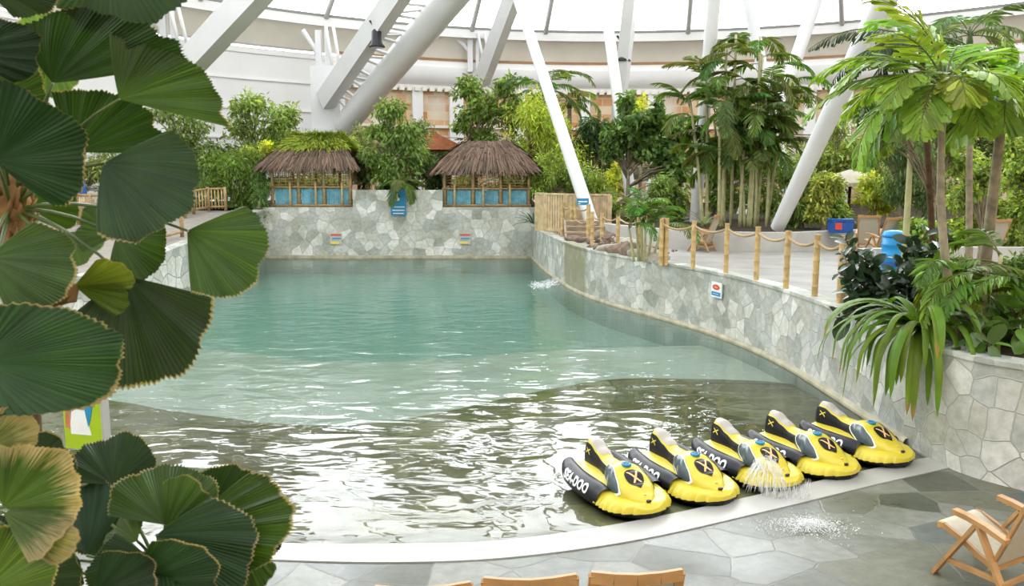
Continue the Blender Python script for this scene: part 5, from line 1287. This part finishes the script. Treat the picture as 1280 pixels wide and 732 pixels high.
tree('undergrowth','dense dark green undergrowth between the grey palm trunk and the right border','undergrowth',12.2,[(1240,370,22,24),(1275,340,20,26),(1215,360,18,20),(1265,400,18,16),(1290,390,18,30),(1325,370,26,26),(1360,400,30,30)],5600,.15,.055,(.055,.11,.025),zg=1.44,sub=13,droop=.5,tr=.03)
tree('undergrowth','dark grass-like undergrowth behind the wall coping at the right border','undergrowth',9.9,[(1262,425,14,16),(1285,415,14,20),(1320,430,24,22),(1370,445,30,24)],3200,.16,.02,(.04,.075,.02),zg=1.44,sub=10,droop=.9,tr=.03)
tree('undergrowth','leafy undergrowth under the ringed palm trunk behind the rubber plant','undergrowth',14.2,[(1185,330,22,18),(1150,318,16,14),(1205,345,16,18)],2100,.17,.06,(.05,.10,.028),zg=1.44,sub=10,tr=.03)
# ------------------------------------------------------------------ foreground fan palms
def fan_palm(label, base, crown, tr, name='fan_palm'):
    b = Vector(base); t = thing(name, b, label, 'palm'); c = Vector(crown)-b; mb = MB(); n = 30; pts=[];rad=[]
    for i in range(n+1): f = i/n; pts.append(c*f); rad.append(tr*(1.1-.2*f)*(1.08 if i % 2 else 1))
    mb.tube(pts, rad, 12); mb.build('trunk', M['trunk_dark'], t, smooth=True)
    return t
FG = []
c1 = A(14,262,2.9)
t1 = fan_palm('large dark fan palm in the upper left foreground with round pleated leaves', (c1.x-.05,2.95,.01), c1-Vector((0,0,.2)), .045)
mb = MB(); rf = random.Random(5)
for k in range(70):
    a = rf.uniform(0,6.28); z = rf.uniform(-.28,.12); p = c1-Vector(t1.location)+Vector((.06*math.cos(a),.06*math.sin(a),z)); mb.tube([p, p+Vector((.03*math.cos(a+.6),.03*math.sin(a+.6),rf.uniform(.03,.09)))], [.012,.004], 5)
mb.tube([c1-Vector(t1.location)+Vector((0,0,-.3)), c1-Vector(t1.location), c1-Vector(t1.location)+Vector((0,0,.14))], [.055,.075,.04], 10)
mb.build('fibre_sheath', M['fibre'], t1, smooth=True)
def L1(hu,hv,Yh,tu,tv,Yt,half,roll=0,col=(.032,.075,.018),fold=.2,droop=.12,pet=None,par=None,seed=0,**kw):
    fan_leaf(par or t1, A(hu,hv,Yh), A(tu,tv,Yt), half=half, roll=roll, col=col, fold=fold, droop=droop, pet=pet if pet is not None else c1, seed=seed, **kw)
GD = (.014,.036,.006); GM = (.030,.064,.007); GB = (.10,.19,.02); GT = (.012,.038,.012)
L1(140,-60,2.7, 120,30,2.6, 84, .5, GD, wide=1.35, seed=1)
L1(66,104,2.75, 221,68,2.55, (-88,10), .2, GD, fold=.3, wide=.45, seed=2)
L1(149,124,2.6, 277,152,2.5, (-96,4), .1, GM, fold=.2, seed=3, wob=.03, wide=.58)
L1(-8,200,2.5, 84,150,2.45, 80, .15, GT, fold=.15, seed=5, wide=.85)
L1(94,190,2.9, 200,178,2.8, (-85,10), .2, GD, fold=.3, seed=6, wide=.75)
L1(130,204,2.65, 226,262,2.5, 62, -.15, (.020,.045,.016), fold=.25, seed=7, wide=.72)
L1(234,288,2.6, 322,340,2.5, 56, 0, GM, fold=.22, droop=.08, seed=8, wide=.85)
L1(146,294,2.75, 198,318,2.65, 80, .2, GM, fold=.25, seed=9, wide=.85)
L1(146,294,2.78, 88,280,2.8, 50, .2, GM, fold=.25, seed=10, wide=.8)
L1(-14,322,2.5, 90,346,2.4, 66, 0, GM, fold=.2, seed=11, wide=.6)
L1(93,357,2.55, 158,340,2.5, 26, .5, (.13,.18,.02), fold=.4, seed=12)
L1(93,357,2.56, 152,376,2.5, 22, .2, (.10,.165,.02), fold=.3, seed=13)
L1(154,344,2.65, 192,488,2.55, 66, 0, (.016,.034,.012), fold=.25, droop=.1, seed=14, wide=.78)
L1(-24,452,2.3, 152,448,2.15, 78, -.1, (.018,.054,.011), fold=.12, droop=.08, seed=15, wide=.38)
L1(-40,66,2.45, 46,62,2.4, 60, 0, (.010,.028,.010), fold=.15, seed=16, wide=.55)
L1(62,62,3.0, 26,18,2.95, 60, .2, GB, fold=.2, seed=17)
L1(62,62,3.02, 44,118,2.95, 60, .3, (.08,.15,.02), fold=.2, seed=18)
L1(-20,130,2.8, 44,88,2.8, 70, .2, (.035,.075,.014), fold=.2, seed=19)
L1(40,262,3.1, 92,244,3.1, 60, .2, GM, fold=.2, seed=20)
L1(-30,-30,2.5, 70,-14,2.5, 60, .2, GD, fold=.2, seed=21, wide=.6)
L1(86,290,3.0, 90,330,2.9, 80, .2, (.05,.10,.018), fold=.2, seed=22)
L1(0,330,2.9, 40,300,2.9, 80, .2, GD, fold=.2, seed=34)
mb = MB(); p0 = A(96,355,2.55)-t1.location; p1 = A(66,384,2.5)-t1.location
for k in range(5): mb.tube([p0+Vector((0,0,-.004*k)), p0.lerp(p1,.5)+Vector((.012*(k-2),0,-.01)), p1+Vector((.022*(k-2),0,.008*(k-2)))], [.006,.016,.004], 6)
mb.build('dry_leaf', M['fibre'], t1, smooth=True)
# thin bare trunk of a young palm seen above the water
c2 = A(205,668,2.7)
t2 = fan_palm('dense round-leaved fan palm in the lower left foreground', (c2.x-.02,2.75,.01), c2-Vector((0,0,.25)), .05)
def L2(*a, **k): L1(*a, pet=c2-Vector((0,0,.2)), par=t2, **k)
L2(142,606,2.75, 134,538,2.85, 78, 0, GD, fold=.3, seed=41, wide=.85)
L2(206,656,2.5, 200,574,2.6, 72, 0, GM, fold=.3, seed=42, wide=.95)
L2(206,662,2.5, 256,606,2.55, 44, .1, (.040,.085,.014), fold=.3, seed=43)
L2(226,668,2.55, 362,640,2.45, 46, -.3, GM, fold=.4, seed=44, wide=.7)
L2(250,660,2.75, 318,600,2.75, 58, 0, GD, fold=.3, seed=45, wide=.8)
L2(108,694,2.6, 104,596,2.7, 52, .2, (.018,.042,.022), fold=.3, seed=46, wide=.7)
L2(196,668,2.4, 316,706,2.3, 66, -.3, (.014,.040,.009), fold=.3, seed=47, wide=.62)
L2(200,690,2.35, 232,770,2.25, 80, -.3, GD, fold=.3, seed=48, wide=.8)
L2(180,690,2.4, 110,745,2.3, 80, .2, GD, fold=.3, seed=49, wide=.7)
L2(296,664,2.5, 322,742,2.45, 30, .3, (.05,.11,.02), fold=.4, seed=50)
L2(172,676,2.45, 138,652,2.5, 62, .2, (.055,.10,.008), fold=.3, seed=51, wide=.8)
L2(170,724,2.3, 270,722,2.2, 60, .5, (.012,.034,.009), fold=.3, seed=52, wide=.6)
L2(100,700,2.45, 60,720,2.4, 80, .2, GD, fold=.3, seed=53)
L2(285,650,2.8, 350,664,2.7, 46, .1, GD, fold=.3, seed=54)
L2(120,740,2.2, 190,706,2.2, 60, .3, (.010,.028,.009), fold=.3, seed=55, wide=.7)
L2(30,720,2.35, 90,690,2.35, 70, .2, (.018,.042,.010), fold=.3, seed=56)
L2(255,715,2.5, 300,780,2.45, 70, .2, GD, fold=.3, seed=57)
L2(120,640,2.9, 150,690,2.9, 90, .2, (.009,.024,.008), fold=.3, seed=58)
L2(230,690,2.75, 290,690,2.75, 90, .2, (.009,.024,.008), fold=.3, seed=59)
c3 = A(-30,660,2.3)
t3 = fan_palm('striped fan palm with ragged dry cream leaf edges at the left border', (c3.x-.05,2.35,.01), c3-Vector((0,0,.2)), .05)
def L3(*a, **k): L1(*a, pet=c3, par=t3, **k)
L3(4,634,2.15, 80,580,2.1, 60, .1, (.055,.105,.018), fold=.3, seed=61, wide=.85, dry=.30)
L3(4,640,2.14, 82,664,2.1, 36, -.2, (.075,.12,.03), fold=.3, seed=62, dry=.4)
L3(-20,560,2.2, 44,530,2.2, 70, .1, (.10,.12,.04), fold=.3, seed=63, dry=.5, wide=.7)
L3(-24,740,2.1, 48,676,2.1, 70, .1, (.055,.10,.012), fold=.2, seed=64, wide=.8)
L3(30,590,2.6, 88,566,2.6, 60, .2, (.012,.028,.009), fold=.3, seed=65)
L3(-30,480,2.5, 12,506,2.5, 80, .2, (.02,.04,.012), fold=.2, seed=66)
L3(4,655,2.13, 88,690,2.1, 20, .3, (.085,.13,.02), fold=.3, seed=67, dry=.3)
L3(-10,700,2.4, 60,690,2.4, 90, .3, (.010,.025,.008), fold=.3, seed=68)
c4 = A(34,495,3.3)
tag(fan_palm('slim brown trunk standing in front of the water between the fan palms', (c4.x+.03,3.32,.01), A(30,410,3.3), .026, name='palm_trunk'),cat='palm trunk')
#@@PART7
SKY_BASE = 2.1; SKY_GLOW = 9.5
# ------------------------------------------------------------------ light, camera
W = bpy.data.worlds.new('overcast_sky'); S.world = W; W.use_nodes = True
nt = W.node_tree; bg = nt.nodes['Background']
tc = nt.nodes.new('ShaderNodeTexCoord'); sx = nt.nodes.new('ShaderNodeSeparateXYZ'); nt.links.new(tc.outputs['Generated'], sx.inputs[0])
def mr(sock, a, b):
    m = nt.nodes.new('ShaderNodeMapRange'); m.interpolation_type = 'SMOOTHSTEP'; m.inputs[1].default_value = a; m.inputs[2].default_value = b; nt.links.new(sock, m.inputs[0]); return m.outputs[0]
def mt(op, a, b):
    m = nt.nodes.new('ShaderNodeMath'); m.operation = op
    for k, v in ((0,a),(1,b)):
        if isinstance(v, float): m.inputs[k].default_value = v
        else: nt.links.new(v, m.inputs[k])
    return m.outputs[0]
# overcast sky; the brighter band ahead is added to whiten the water's reflections
glow = mt('MULTIPLY', mt('MULTIPLY', mr(sx.outputs[2], .05, .2), mt('SUBTRACT', 1.0, mr(sx.outputs[2], .45, .75))), mr(sx.outputs[1], .1, .75))
nt.links.new(mt('ADD', mt('MULTIPLY', glow, SKY_GLOW), SKY_BASE), bg.inputs[1]); bg.inputs[0].default_value = (.96,.98,1,1)
sun = bpy.data.lights.new('soft_sun','SUN'); sun.energy = .5; sun.angle = math.radians(40); sun.color = (1,.97,.92)
so = bpy.data.objects.new('soft_sun', sun); so.rotation_euler = (math.radians(28), math.radians(-12), 0); link(so)
cam = bpy.data.cameras.new('camera'); co = bpy.data.objects.new('camera', cam); link(co)
co.location = (0,0,HC); co.rotation_euler = (PI/2-PITCH, 0, 0); cam.sensor_width = 36; cam.sensor_fit = 'HORIZONTAL'; cam.lens = 36*FPX/1280; cam.clip_start = .05; cam.clip_end = 500
cam.dof.use_dof = True; cam.dof.focus_distance = 10.5; cam.dof.aperture_fstop = 5.0
S.camera = co
S.view_settings.view_transform = 'Standard'; S.view_settings.look = 'None'; S.view_settings.exposure = -0.08; S.view_settings.gamma = 1; S.view_settings.use_curve_mapping = False
S.cycles.max_bounces = 8; S.cycles.transparent_max_bounces = 16; S.cycles.sample_clamp_indirect = 6.0
try: S.cycles.use_denoising = True
except Exception: pass
